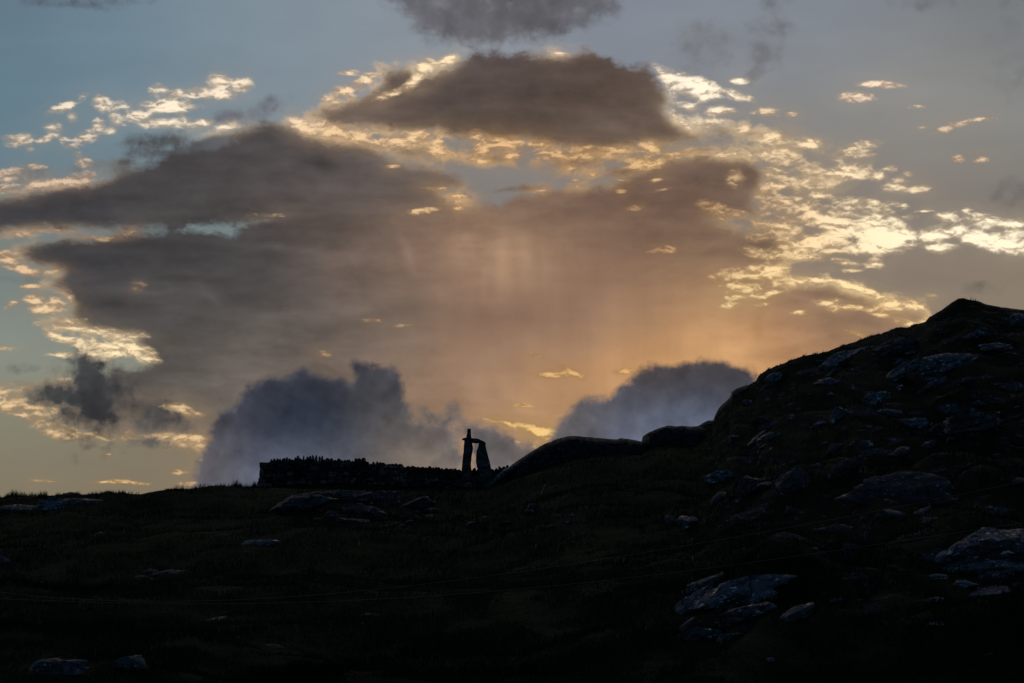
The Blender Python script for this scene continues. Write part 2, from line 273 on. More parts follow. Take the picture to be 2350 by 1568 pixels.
blobs = [
 (1980,402,52,10,3,1.1),(1880,445,34,11,10,1.1),(1793,429,22,12,-5,1.0),(1778,318,32,11,-5,1.1),(1790,350,55,9,0,.9),(1850,375,40,14,15,.6),(1860,390,34,12,20,.5),(1800,405,40,10,8,.7),(1900,418,44,9,8,.9),(1820,460,50,13,5,.8),(1858,492,36,14,35,1.1),
 (1922,532,60,12,22,1.2),(2010,546,80,16,4,1.3),(2068,538,34,14,0,1.1),(1870,556,60,13,4,1.1),(1990,572,50,9,0,1.0),(1790,512,50,9,4,.8),(1900,508,60,20,10,.9),(2000,512,60,18,15,.6),(1955,457,34,9,15,.9),(2010,470,44,7,25,.9),(1830,585,50,9,12,.7),(1740,540,26,14,0,.3),
 (2195,526,30,10,-10,1.1),(2235,537,50,11,14,1.3),(2300,556,60,13,12,1.3),(2330,534,26,9,0,.9),(2250,514,44,8,14,.5),(2240,498,24,7,0,.6),(2278,570,34,6,8,.7),
 (1704,183,22,7),(1690,218,34,10,15),(1575,243,30,10,20),(1650,253,34,11),(1622,280,28,8),(1545,262,16,7,50),(1572,284,16,5,40),(1755,257,30,9),(1813,260,14,5),(1780,315,38,14),(1855,330,30,10),(1700,296,22,9,0,.8),(1970,222,40,10),(2020,195,48,7),(2100,245,18,4,0,.7),
 (2200,283,34,7,-8,.8),(2255,274,32,5,-8),(2160,300,28,6,-10,.6),(2115,292,14,5,0,.6),(2200,366,14,9,0,.8),(2255,368,16,8),(1960,345,48,12,-18,.65),(1985,358,24,5,-5,.7),(2050,430,34,12),(2068,410,22,8,0,.8),(2098,436,28,8),(2122,430,16,5,0,.7),(2086,402,14,8,0,.7),(2042,388,16,9,0,.6),
 (2090,500,24,7),(2142,540,34,15),(2172,500,26,10),(2155,568,38,13),(2262,503,56,13,10,.9),(2325,515,34,12),(2225,480,16,4),(2120,484,18,4),(2245,487,16,4),(2005,605,22,9),(1945,603,30,6,8,.8),(1960,620,22,6,0,.5),(2138,677,12,4,0,.8),(2060,470,24,6,10,.5),(2300,555,60,20),
 (43,322,32,14,-10),(150,242,32,10,-22),(187,225,16,9,-30,.7),(241,240,28,15,20,.75),(282,238,16,9,0,.7),(385,243,60,14,2,1.1),(310,262,38,11),(266,268,24,15,40,.8),(126,298,20,13,0,.6),(165,270,10,10,0,.6),(100,320,16,7,-15),(195,318,36,13,-20,.9),(222,290,14,18,0,.8),(148,317,12,9,0,.6),
 (370,278,50,10,-4,.9),(418,282,28,11,0,.9),(468,278,24,7),(505,190,30,16,15,.9),(548,195,34,14,-5,.95),(443,213,80,10,-3,.75),(362,203,20,9,0,.6),(508,216,28,9),(522,287,26,7,0,.9),(252,297,14,9,0,.6),(68,342,14,7,0,.6),(90,382,18,6,0,.8),(20,402,44,15,0,.8),(20,432,56,12,-4,.9),(97,421,50,11,-3,.9),
 (180,408,50,12,-8,.9),(194,372,26,14,45,.7),(14,592,28,14,0,.9),(54,612,52,12,14,.7),(119,623,20,5,0,.9),(72,653,24,5),(32,695,10,6,0,.9),(16,706,10,4,0,.6),(80,688,22,15,0,.9),(97,712,34,8,0,.9),(130,700,40,14,0,.5),(162,683,12,6,0,.8),(18,800,26,6,0,.7),(48,540,20,5,0,.8),(108,530,60,4,-2,.6),(304,533,14,4,-10),(234,546,40,6,0,.5),
 (275,1106,60,4),(430,1107,46,4,0,.9),(100,1101,36,2.5,0,.7),(240,1036,14,3,0,.6),(415,1082,18,7,0,.8),(150,815,45,6,0,.5),(220,760,80,10,12,.9),(130,890,30,4,0,.6),(160,870,24,4,0,.5),(440,1006,34,9,4,1.2),(400,935,36,9,10,.7),(430,950,30,6,0,.6),(160,735,30,5,0,.4),
 (759,299,40,13),(824,306,44,12),(896,324,58,15),(954,317,38,18,0,.9),(1004,333,15,24),(1018,348,32,6),(1094,310,26,10,0,.8),(1159,328,64,14),(1105,346,22,10,0,.8),(1170,356,24,6,0,.9),(1076,362,10,5,0,.8),(1105,369,20,4,0,.8),(1231,335,34,12,0,.7),(1285,356,50,12,0,.8),(1335,350,34,16,0,.85),(1317,383,18,6),
 (1411,346,44,8),(1400,360,16,5,0,.6),(1490,338,24,17,0,.8),(1476,374,38,16),(1364,400,10,4,0,.8),(1324,410,12,4,0,.7),(1238,436,14,4,-15,.8),(1324,428,12,4,-15,.8),(1054,446,18,5),(1052,476,18,5),(1052,462,8,10,0,.5),(997,432,24,4,0,.8),(975,482,46,6,-8,.7),(907,380,16,5,0,.7),(1425,439,14,6,0,.7),(1504,414,18,4,-5,.6),(1454,477,22,5,-10,.5),(1429,414,20,4,0,.6),
 (1688,407,18,15,0,.5),(1648,482,44,16,15,.7),(1695,493,18,9,0,.6),(1525,436,24,4,-8,.5),(838,184,32,12,-30),(799,205,44,15,-15,.9),(759,227,18,9,0,.9),(975,158,24,14,-35,1.1),(950,187,34,11,-35,.8),(903,212,44,9,-20,.8),(1029,139,16,8,-30,1.1),(799,166,28,5,0,.6),(882,148,18,4,-10,.8),(1285,125,20,5,0,1.1),(700,292,40,12,35,1.0),(736,288,30,10),
 (1600,350,34,6),(1560,352,26,7,0,.9),(1670,354,45,5,0,.9),(1708,356,20,4),(1516,368,22,6,-25,.8),(745,812,18,8,0,.7),(608,492,40,4,0,.4),(317,652,18,14,0,.45),(1522,571,34,9,0,.6),(1231,817,20,5,0,.6),(1313,856,30,9,30,.85),(1267,862,36,8,0,.8),(1436,850,22,6,0,.45),(1198,929,24,6,5,.6),(1186,976,60,7,10,.9),(1238,987,40,9,4,1.35),(907,747,34,3,-5,.35),(850,735,20,4,0,.2),
 (1684,628,54,16,0,.8),(1756,625,54,20,0,.85),(1702,657,50,13,0,.85),(1785,650,32,9),(1756,672,50,8,-5),(1698,682,26,6,0,.9),(1670,700,24,6,0,.8),(1749,696,22,4,-4,.9),(1835,717,18,5,0,.7),(1893,693,30,10,0,.6),(1915,710,20,6,0,.6),(1954,708,34,7,5,.9),(2008,715,38,8,8,.9),(2044,697,34,11,0,.8),(2098,699,32,9,10,.9),
 (2080,738,22,6,8,.9),(2118,735,18,7,0,1.0),(1968,763,28,5,14,1.0),(1943,652,32,7,12,1.1),(1990,665,28,7,20,1.1),(1864,643,56,5,0,1.1),(1820,652,26,7,-10,.9),(2020,682,26,7,20,.8),(1760,580,50,12,10,.35),(1240,1000,20,6,0,.4),(1225,1030,20,16,-35,.95),(1165,1062,20,10,-10,1.0),(1150,1030,14,6,20,.8),(1190,1012,14,5,20,.7),(1205,1056,16,7,-30,.7),(950,1045,70,16,-15,.55),(985,1028,40,10,-20,.5),(1030,1062,44,11,0,.6),(900,1062,50,9,0,.4),(510,1088,24,14,0,.8),(470,1050,14,9,-30,.5),(545,1080,20,8,0,.5),(1255,1005,12,10,-40,.8),(455,1020,20,7,0,1.0),
]
hal = np.zeros(len(DX)); hsum = np.zeros(len(DX))
for b in blobs:
    cx, cy, rx, ry = b[:4]; rot = b[4] if len(b) > 4 else 0; wt = b[5] if len(b) > 5 else 1
    hq = ell(cx, cy, rx * 1.5 + 16, ry * 1.7 + 14, rot); hal = np.maximum(hal, wt * np.exp(-hq * hq * 1.1)); hsum = hsum + .45 * wt * np.exp(-hq * hq)
    if cx < 600 and cy < 450: wt *= .80
    elif cx > 1880 and cy < 460: wt *= .85
    cr = np.maximum(cr, np.clip(1 - ell(cx, cy, rx * 1.12, ry * 1.2, rot) ** 1.5, -3, 1) * 1.0 * np.where(ell(cx, cy, rx * 1.12, ry * 1.2, rot) < 1, wt, 1))
fcr = fbm(np.stack([DX / 260, DY / 110, np.ones_like(DX) * 4], -1), 4, 77)
cr = np.where(far > 1, np.maximum(cr, np.minimum((fcr - .18) * 4, (far - 1) * 6)), cr)
for (cx, cy, rx, ry, rt, a) in [(1965,432,46,14,0,1.6),(1868,529,26,8,5,1.3),(1962,553,22,5,14,1.0),(1801,438,14,8,0,1.2),(1893,461,14,7,0,1.2),(2100,505,30,10,20,.6),(1770,500,20,12,0,.6),(1850,405,22,8,0,.4)]:
    cr = cr - a * np.exp(-ell(cx, cy, rx, ry, rt) ** 2)
creamf = np.clip(cr, -1.5, 1.5)

FP = [
 ([(440,1110),(450,1060),(480,1000),(500,950),(540,920),(570,885),(600,870),(650,862),(690,845),(725,848),(755,866),(780,860),(805,874),(812,826),(832,832),(860,842),(900,840),(925,865),(935,900),(940,935),(948,968),(1000,966),(1030,945),(1038,975),(1052,1000),(1066,1060),(1066,1300),(430,1300)], 1),
 ([(1252,1010),(1276,962),(1330,914),(1400,905),(1430,880),(1470,850),(1500,828),(1520,842),(1560,836),(1600,822),(1660,820),(1690,835),(1735,855),(1745,885),(1790,1300),(1250,1300)], 1),
 ([(1078,990),(1110,980),(1145,985),(1170,1005),(1200,1012),(1240,1020),(1262,1010),(1262,1060),(1200,1090),(1078,1090)], .8),
 ([(190,830),(215,828),(240,850),(275,880),(270,902),(245,930),(255,965),(215,982),(180,965),(170,940),(115,920),(108,895),(150,885),(190,868)], .98),
 ([(308,955),(345,932),(372,945),(397,960),(360,982),(320,975)], .9),
 ([(870,-10),(920,30),(960,75),(1000,95),(1060,112),(1130,118),(1210,98),(1300,86),(1350,66),(1420,40),(1440,-160),(860,-160)], .85),
]
fr = np.full(len(DX), -3.0); fop = np.zeros(len(DX))
for p, op in FP:
    s = np.clip(sdf(p) / (34 if op == .85 else (24 if op == .98 else 17)), -3, 3 if op != .85 else 1.1); fr = np.maximum(fr, s); fop = np.maximum(fop, np.where(s > -2.2, op, 0))
for (cx, cy, rx, ry, rt, op) in [(1610,100,50,48,0,.45),(1772,40,34,75,0,.55),(1745,120,24,30,0,.5),(1738,168,22,14,-40,.4),(2245,662,36,12,0,.6),(2330,445,45,28,0,.5),(2120,4,70,16,0,.5),(380,322,70,20,0,.9),(330,350,34,12,0,.6),(235,388,66,16,-5,.7),(600,252,50,18,-25,.65),
                               (530,265,40,14,0,.5),(75,398,44,12,0,.5),(340,1014,46,11,0,.85),(350,957,56,34,5,.9),(220,925,70,72,0,.95),(200,862,40,52,10,.95),(145,905,62,26,0,.9),(250,895,48,24,0,.85),(1020,985,46,34,0,.75),(1040,945,22,28,0,.5),(1120,1000,56,24,10,.85),(1185,1030,60,24,10,.7),(965,975,50,30,0,.7),(55,845,24,9,0,.3),(200,0,140,14,0,.7),(1180,1040,60,20,0,.4),(2320,120,40,90,0,.25),(60,640,50,8,0,.3),(430,335,90,14,-8,.5),(1560,60,12,12,0,.3)]:
    q = np.clip((1 - ell(cx, cy, rx * 1.2, ry * 1.2, rt)) * 1.15, -3, .9 if op >= .85 else .45); fr = np.maximum(fr, q); fop = np.maximum(fop, np.where(q > -1.9, op * 1.15, 0))
frontf = np.clip(fr, -3, 3)
halo = np.clip(.45 * hal + .55 * np.clip(hsum, 0, 1.3), 0, 1) * np.where(massf > -1.5, 1, .45)
shine = 0
for (cx, cy, rx, ry, rt, a) in [(1610,192,60,20,12,.7),(2040,545,70,34,10,.7),(1960,565,80,18,5,.6),(1975,398,60,16,5,.5),(1850,575,60,16,0,.4),(2290,556,80,16,8,.6),(1900,500,40,18,0,.3),(1800,395,50,24,0,-.25),(1880,440,50,22,0,-.35),(1990,480,60,20,15,-.15),
    (1830,480,50,20,0,-.2),(230,800,110,14,14,.4),(120,750,60,10,20,.4),(515,190,50,20,0,.3),(390,243,40,12,0,.4),(1970,655,80,10,10,.3),(1238,987,26,8,0,.6),(440,1005,24,8,0,.4),(1000,150,40,16,-30,.4),(120,960,120,50,0,-.15),(1180,345,200,30,0,-.12),(1700,650,60,40,0,-.15)]:
    q = ell(cx, cy, rx, ry, rt); shine = shine + a * np.exp(-q * q)
calm = np.clip(1.1 * np.exp(-(((QX - 1330) / 430) ** 2 + ((QY - 760) / 230) ** 2) ** 1.5), 0, 1)
tone = np.ones(len(DX))
for (cx, cy, rx, ry, rt, a) in [(600,496,90,9,-3,.30),(400,490,110,7,-2,.16),(620,566,60,8,3,.22),(700,572,40,6,0,.15),(320,650,26,18,0,.30),(360,668,110,6,2,.20),(770,395,150,14,8,.12),(900,372,120,16,8,.22),(980,400,80,14,0,.2),(860,440,110,8,2,.15),
    (200,590,190,30,0,-.12),(300,700,200,14,0,-.10),(350,600,260,20,0,-.08),(550,760,220,16,2,-.06),(430,345,90,26,-25,-.10),(640,320,120,18,8,-.10),(735,372,55,22,20,-.16),(250,440,260,20,-12,-.08),(1250,500,260,22,-4,-.14),(1690,400,64,36,0,-.22),(1570,410,60,26,-20,-.12),(1600,455,130,26,10,-.16),
    (1780,568,76,24,0,-.24),(1560,540,120,16,6,-.08),(1500,310,120,16,6,.15),(1330,210,180,50,0,-.03),(820,270,60,14,-10,.18),(930,255,60,10,-10,.15),(1480,540,260,12,0,-.06),(1350,640,200,14,4,-.08),(1200,730,240,16,2,-.06),(1000,500,80,10,5,.10),(330,860,160,14,0,-.08),(560,900,120,16,-5,.10),
    (1905,672,62,16,8,-.24),(1990,706,60,9,12,-.10),(1950,735,90,10,10,-.10),(2085,716,30,7,10,-.15),(300,880,140,26,0,-.12),(330,930,110,18,5,-.05),(420,790,140,10,3,-.08),(480,720,160,10,4,.05)]:
    q = ell(cx, cy, rx, ry, rt); tone = tone * (1 + a * np.exp(-q * q))
# how far the view fades over to the clear rest of the evening sky
fade = 1 - np.clip((np.degrees(ang) - 22) / 40, 0, 1); fade = fade * fade * (3 - 2 * fade)

def build_sky():
    v = DIR * 9000.0
    f = grid_faces(len(az), len(el))
    o = mesh_obj('sky', v, f, None, None, True)
    me = o.data
    for nm, a in (('mass', massf), ('cream', creamf), ('front', frontf), ('front_opacity', fop), ('fade', fade), ('shine', shine), ('halo', halo), ('tone', tone), ('calm', calm)):
        t = me.attributes.new(nm, 'FLOAT', 'POINT'); t.data.foreach_set('value', a.astype(np.float32))
    for nm, c in (('clear_colour', clear), ('mass_colour', mass), ('front_colour', front), ('cream_colour', creamc)):
        t = me.attributes.new(nm, 'FLOAT_VECTOR', 'POINT'); t.data.foreach_set('vector', c.astype(np.float32).ravel())
    mt = bpy.data.materials.new('evening_sky'); mt.use_nodes = True; mt.node_tree.nodes.clear()
    N = NT(mt.node_tree)
    geo = N.new('ShaderNodeTexCoord').outputs['Object']
    base = N.vmul(geo, (1 / 9000,) * 3)
    st = N.vmul(base, (1, 1, 1.7))
    warp = N.noise(st, 95, 3, .5)
    wv = N.vmul(N.vadd(warp.outputs['Color'], (-.5, -.5, -.5)), (.010, .010, .006))
    stw = N.vadd(st, wv)
    nA = N.noise(stw, 130, 9, .58).outputs[0]           # billows
    nB = N.noise(stw, 330, 7, .6).outputs[0]            # fine shreds
    nB2 = N.noise(N.vadd(stw, (.00022, 0, -.0005)), 330, 7, .6).outputs[0]
    nC = N.noise(N.vmul(base, (1, 1, 3.2)), 34, 5, .5).outputs[0]   # broad bands
    nD = N.noise(N.vmul(base, (1, 1, 1.0)), 75, 9, .6, 2.0, .6).outputs[0]  # cumulus lumps
    c_ = lambda n, k: N.math('MULTIPLY', N.math('SUBTRACT', n, .5), k)
    col = N.attr('clear_colour').outputs['Vector']
    veil = N.math('MULTIPLY_ADD', N.math('SUBTRACT', nC, .5), .16, 1.0)
    sc = N.new('ShaderNodeVectorMath', operation='SCALE'); N.put(sc.inputs[0], col); N.put(sc.inputs['Scale'], veil); col = sc.outputs[0]
    # big grey-brown mass
    mv = N.attr('mass').outputs['Fac']
    mf = N.math('ADD', mv, N.math('ADD', c_(nA, 2.6), c_(nB, 1.1)))
    ma = N.step(mf, -.55, .75)
    nH = N.noise(N.vadd(N.vmul(base, (1, 1, 3.6)), N.vmul(wv, (2, 2, 2))), 52, 5, .52).outputs[0]
    clm = N.attr('calm').outputs['Fac']; lively = N.math('SUBTRACT', 1.25, clm)
    nV = N.noise(N.vadd(N.vmul(base, (1, 1, .10)), N.vmul(wv, (.3, .3, .0))), 95, 4, .5).outputs[0]
    nW = N.noise(N.vmul(base, (1, 1, 1.5)), 26, 3, .5).outputs[0]
    msh = N.math('ADD', .95, N.math('MULTIPLY', lively, N.math('ADD', c_(nC, .62), N.math('ADD', c_(nH, .50), N.math('ADD', c_(nD, .26), c_(nA, .18))))))
    msh = N.math('ADD', msh, N.math('MULTIPLY', clm, N.math('ADD', c_(nV, .34), c_(nW, .25))))
    msh = N.math('MULTIPLY', msh, N.attr('tone').outputs['Fac'])
    sc = N.new('ShaderNodeVectorMath', operation='SCALE'); N.put(sc.inputs[0], N.attr('mass_colour').outputs['Vector']); N.put(sc.inputs['Scale'], msh)
    col = N.mix(ma, col, sc.outputs[0])
    # bright shreds: thin edges tan, lit crowns cream, thick undersides duller
    cv = N.attr('cream').outputs['Fac']
    stc = N.vmul(stw, (1, 1, 1.25))
    nE = N.noise(stc, 190, 4, .55).outputs[0]
    nE2 = N.noise(N.vadd(stc, (.0004, 0, .0022)), 190, 4, .55).outputs[0]
    nF = N.noise(N.vmul(stw, (1, 1, 1.1)), 62, 3, .5).outputs[0]
    gl = N.attr('shine').outputs['Fac']
    hlo = N.math('MULTIPLY', N.attr('halo').outputs['Fac'], N.step(nF, .30, .68, .25, 1.0))
    cc = N.attr('cream_colour').outputs['Vector']
    col = N.mix(N.math('MULTIPLY', hlo, .55), col, N.vmul(cc, (.50, .455, .41)))
    rim = N.math('MULTIPLY', N.math('MULTIPLY', N.step(mf, -.9, .1), N.step(mf, .1, 1.3, 1, 0)), N.math('MULTIPLY', N.attr('halo').outputs['Fac'], N.step(nA, .38, .6, .3, 1.15)), clamp=True)
    col = N.mix(N.math('MULTIPLY', rim, .85), col, N.vmul(cc, (.82, .78, .74)))
    cf = N.math('ADD', N.math('ADD', cv, N.math('MULTIPLY', gl, .55)), N.math('ADD', N.math('ADD', c_(nE, 1.5), c_(nF, 1.0)), N.math('ADD', c_(nA, 1.2), c_(nB, 1.0))))
    rel = N.math('ADD', N.math('MULTIPLY', N.math('SUBTRACT', nE, nE2), 3.6), N.math('MULTIPLY', N.math('SUBTRACT', nB, nB2), -1.6))
    glo = N.step(N.math('ADD', N.math('ADD', cf, rel), N.math('MULTIPLY', gl, .35)), -.15, 1.25)
    mid = N.vmul(cc, (.50, .44, .40)); top = N.vmul(cc, (1.18, 1.13, 1.08))
    col = N.mix(N.math('MULTIPLY', N.step(cf, -.50, .95), .96), col, N.mix(glo, mid, top))
    # low dark cumulus in front
    fv = N.attr('front').outputs['Fac']
    nG = N.noise(N.vmul(base, (1, 1, 1.0)), 190, 6, .55, 2.0, .3).outputs[0]
    ff = N.math('ADD', N.math('MULTIPLY', fv, 1.25), N.math('ADD', c_(nD, 2.4), N.math('ADD', c_(nG, 2.6), c_(nA, 1.2))))
    fa = N.math('MULTIPLY', N.step(ff, -.6, 1.2), N.attr('front_opacity').outputs['Fac'])
    nI = N.noise(N.vadd(base, N.vmul(wv, (.6, .6, .6))), 105, 5, .5).outputs[0]
    nI2 = N.noise(N.vadd(N.vadd(base, N.vmul(wv, (.6, .6, .6))), (-.0015, 0, .004)), 105, 5, .5).outputs[0]
    fsh = N.math('ADD', .90, N.math('ADD', N.math('MULTIPLY', N.math('SUBTRACT', nI, nI2), .75), N.math('ADD', c_(nD, -.5), c_(nG, -.3))))
    fsh = N.math('MULTIPLY', fsh, N.step(ff, .2, 2.2, 1.22, 1.0))
    sc = N.new('ShaderNodeVectorMath', operation='SCALE'); N.put(sc.inputs[0], N.attr('front_colour').outputs['Vector']); N.put(sc.inputs['Scale'], fsh)
    col = N.mix(fa, col, sc.outputs[0])
    em = N.new('ShaderNodeEmission'); N.put(em.inputs[0], col); em.inputs[1].default_value = 1
    tr = N.new('ShaderNodeBsdfTransparent')
    mx = N.new('ShaderNodeMixShader'); N.put(mx.inputs[0], N.attr('fade').outputs['Fac']); N.l.new(tr.outputs[0], mx.inputs[1]); N.l.new(em.outputs[0], mx.inputs[2])
    out = N.new('ShaderNodeOutputMaterial'); N.l.new(mx.outputs[0], out.inputs[0])
    mt.cycles.emission_sampling = 'NONE'
    me.materials.append(mt)
    tag(o, 'evening sky with a grey brown cloud mass, cream lit fringes and dark low cumulus', None, None, 'structure')
build_sky()

# ------------------------------------------------------------------ materials of the land
def ground_material(name, blades=False):
    mt = bpy.data.materials.new(name); mt.use_nodes = True; N = NT(mt.node_tree); b = N.n['Principled BSDF']
    pos = N.new('ShaderNodeNewGeometry').outputs['Position']
    n1 = N.noise(pos, .12, 5, .55).outputs[0]; n2 = N.noise(pos, .9, 6, .6).outputs[0]; n3 = N.noise(pos, 9, 4, .6).outputs[0]
    col = N.mix(N.step(n1, .38, .62), rgb(.007, .013, .004), rgb(.042, .062, .018))
    col = N.mix(N.step(n2, .45, .72), col, rgb(.034, .034, .014))
    col = N.mix(N.math('MULTIPLY', N.step(n3, .35, .6, 1, 0), .6), col, rgb(.010, .012, .006))
    if not blades:
        n4 = N.noise(N.vmul(pos, (1, 1, 2.5)), .7, 7, .62).outputs[0]
        rk = N.math('MULTIPLY', N.attr('rocky').outputs['Fac'], N.step(n4, .55, .62))
        n5 = N.noise(pos, 6, 6, .65).outputs[0]
        rc = N.mix(N.step(n5, .3, .7), rgb(.020, .022, .025), rgb(.12, .135, .16))
        rc = N.mix(N.step(N.noise(N.vmul(pos, (1, .6, 2.2)), 3.0, 5, .72).outputs[0], .60, .65), rc, rgb(.7, .73, .76))  # white flecks on bare rock, glints put into its colour
        col = N.mix(rk, col, rc)
        bp = N.new('ShaderNodeBump'); bp.inputs['Strength'].default_value = .9; bp.inputs['Distance'].default_value = .25
        N.put(bp.inputs['Height'], N.math('ADD', n3, N.math('MULTIPLY', n2, 2))); N.l.new(bp.outputs[0], b.inputs['Normal'])
    N.put(b.inputs['Base Color'], col); b.inputs['Roughness'].default_value = .95; b.inputs['Specular IOR Level'].default_value = .1
    return mt

def rock_material(name, dark=(.032, .036, .042), light=(.13, .16, .205), glint_level=.575, spec=.5, stretch=(1, 1, 1), vary=False):
    mt = bpy.data.materials.new(name); mt.use_nodes = True; N = NT(mt.node_tree); b = N.n['Principled BSDF']
    pos = N.vmul(N.new('ShaderNodeNewGeometry').outputs['Position'], stretch)
    n1 = N.noise(pos, .8, 6, .6).outputs[0]; n2 = N.noise(pos, 5, 7, .65).outputs[0]; n3 = N.noise(N.vmul(pos, (1, .6, 2.2)), 3.4, 5, .72).outputs[0]
    col = N.mix(N.step(N.math('MULTIPLY_ADD', n2, .5, N.math('MULTIPLY', n1, .5)), .40, .62), rgb(*dark), rgb(*light))
    vo = N.new('ShaderNodeTexVoronoi', feature='DISTANCE_TO_EDGE'); N.put(vo.inputs['Vector'], N.vadd(pos, N.vmul(N.noise(pos, 2, 3).outputs['Color'], (.5, .5, .5)))); vo.inputs['Scale'].default_value = 1.1
    crack = N.step(vo.outputs[0], 0, .035)
    col = N.mix(crack, rgb(.012, .012, .012), col)
    n6 = N.noise(N.vmul(pos, (1, .5, 3.0)), 7.5, 3, .6).outputs[0]
    li = N.math('MAXIMUM', N.step(n3, glint_level + .015, glint_level + .055), N.math('MULTIPLY', N.step(n6, .66, .69), N.step(n3, .47, .52)))
    col = N.mix(li, col, rgb(.80, .83, .86))  # near-white flecks: sparkle of wet, quartz-bright facets painted into the colour
    N.put(b.inputs['Coat Weight'], N.math('MULTIPLY', li, .9)); b.inputs['Coat Roughness'].default_value = .18
    if vary:
        sc = N.new('ShaderNodeVectorMath', operation='SCALE'); N.put(sc.inputs[0], col); N.put(sc.inputs['Scale'], N.step(N.new('ShaderNodeObjectInfo').outputs['Random'], .3, 1.0, .18, 1.7)); col = sc.outputs[0]
    N.put(b.inputs['Base Color'], col)
    N.put(b.inputs['Roughness'], N.step(n2, .3, .7, .35, .8)); b.inputs['Specular IOR Level'].default_value = spec
    bp = N.new('ShaderNodeBump'); bp.inputs['Strength'].default_value = 1.0; bp.inputs['Distance'].default_value = .12
    N.put(bp.inputs['Height'], N.math('ADD', N.math('ADD', n2, n1), N.math('MULTIPLY', crack, .4))); N.l.new(bp.outputs[0], b.inputs['Normal'])
    return mt

M_ground = ground_material('moor_turf'); M_grass = ground_material('grass_blades', True)
M_rock = rock_material('weathered_gneiss')
M_rockd = rock_material('dark_gneiss', (.020, .021, .024), (.085, .093, .108), .62, .3)
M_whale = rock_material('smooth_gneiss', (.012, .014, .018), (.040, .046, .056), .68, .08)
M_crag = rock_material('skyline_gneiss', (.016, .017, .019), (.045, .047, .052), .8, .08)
M_stone = rock_material('wall_stone', (.03, .03, .03), (.12, .115, .11), .68, .3, vary=True)
M_mono = rock_material('standing_stone', (.03, .032, .035), (.09, .095, .10), .8, .3)

def plain(name, c, rough=.8, metal=0., scale=20):
    mt = bpy.data.materials.new(name); mt.use_nodes = True; N = NT(mt.node_tree); b = N.n['Principled BSDF']
    n = N.noise(N.new('ShaderNodeTexCoord').outputs['Object'], scale, 4).outputs[0]
    N.put(b.inputs['Base Color'], N.mix(n, rgb(*[x * .6 for x in c]), rgb(*[x * 1.3 for x in c])))
    b.inputs['Roughness'].default_value = rough; b.inputs['Metallic'].default_value = metal
    return mt
M_wood = plain('grey_post_wood', (.30, .29, .27)); M_wire = plain('bare_wire', (.26, .20, .15), .5, 0.2)

# ------------------------------------------------------------------ the land
SIL = [(-2600,1400),(-1200,1250),(-400,1158),(0,1142),(30,1137),(81,1141),(132,1138),(162,1131),(180,1134),(192,1137),(228,1134),(249,1128),(264,1132),(285,1130),(300,1134),(324,1134),(345,1130),(396,1121),(435,1122),(450,1119),(495,1118),(540,1116),(570,1115),(594,1114),(700,1112),(900,1114),(1050,1116),(1110,1112),(1173,1092),(1215,1076),(1260,1060),(1320,1042),(1400,1030),(1473,1026),(1495,1010),(1540,998),(1590,992),(1612,976),(1626,969),(1637,967),(1641,955),(1650,940),(1668,923),(1678,911),(1681,900),(1691,893),(1724,883),(1738,872),(1743,860),(1767,846),(1803,833),(1843,818),(1863,815),(1896,809),(1938,792),(1975,782),(2001,773),(2027,766),(2060,752),(2087,753),(2107,746),(2130,738),(2140,727),(2173,710),(2205,696),(2215,693),(2238,693),(2258,700),(2301,709),(2350,713),(2450,722),(2700,760),(3600,1000),(5000,1400)]
SX = np.array([s[0] for s in SIL], float); SY = np.array([s[1] for s in SIL], float)
RX = np.array([-2600, 0, 600, 1170, 1474, 1650, 1900, 2220, 2500, 4000.]); RR = np.array([150, 150, 148, 148, 152, 165, 185, 205, 205, 190.])
R0, YB = 55.0, 1760.0
def tan_el(X, Y):
    d = px_dir(X, Y); return d[..., 2] / np.hypot(d[..., 0], d[..., 1])
def X_of_az(a):
    a = np.clip(a, -R_(60), R_(60)); e = R_(3.5)
    return 1175 + FPX * np.sin(a) * math.cos(e) / (np.cos(a) * math.cos(e) * cp + math.sin(e) * sp)
def smooth(t): t = np.clip(t, 0, 1); return t * t * (3 - 2 * t)
def height(x, y):
    x = np.asarray(x, float); y = np.asarray(y, float)
    a = np.arctan2(x, y); r = np.maximum(np.hypot(x, y), .01); X = X_of_az(a)
    Rr = np.interp(X, RX, RR); tS = tan_el(X, np.interp(X, SX, SY)); tB = tan_el(X, np.full_like(X, YB))
    k = (1 / np.minimum(r, Rr) - 1 / Rr) / (1 / R0 - 1 / Rr)
    z = CAMZ + np.minimum(r, Rr) * (tS + (tB - tS) * k)
    P = np.stack([x, y, np.zeros_like(x)], -1)
    edge = smooth((Rr - r) / 18)                    # calm at the traced skyline
    und = fbm(P / 14, 4, 3) * 1.1 * edge + fbm(P / 3.3, 3, 8) * (.10 + .26 * edge)
    hill = smooth((X - 1500) / 300) * edge
    rid = 1 - np.abs(fbm(P * np.array([1, .6, 1]) / 9, 4, 21)) * 2
    und = und + hill * (rid - .6) * 1.9
    z = z + und * smooth((r - 28) / 20)
    beyond = np.maximum(r - Rr, 0)
    z = z - beyond * .02 - beyond ** 2 * .0035 * np.exp(-beyond / 60)
    z = np.where(beyond > 0, np.maximum(z, -12.0 - beyond * 0.002), z)
    near = smooth((r - 8) / 26)
    return z * near + (0.02 * fbm(P / 2, 2, 4)) * (1 - near)
def H(x, y): return float(height(np.array([x]), np.array([y]))[0])

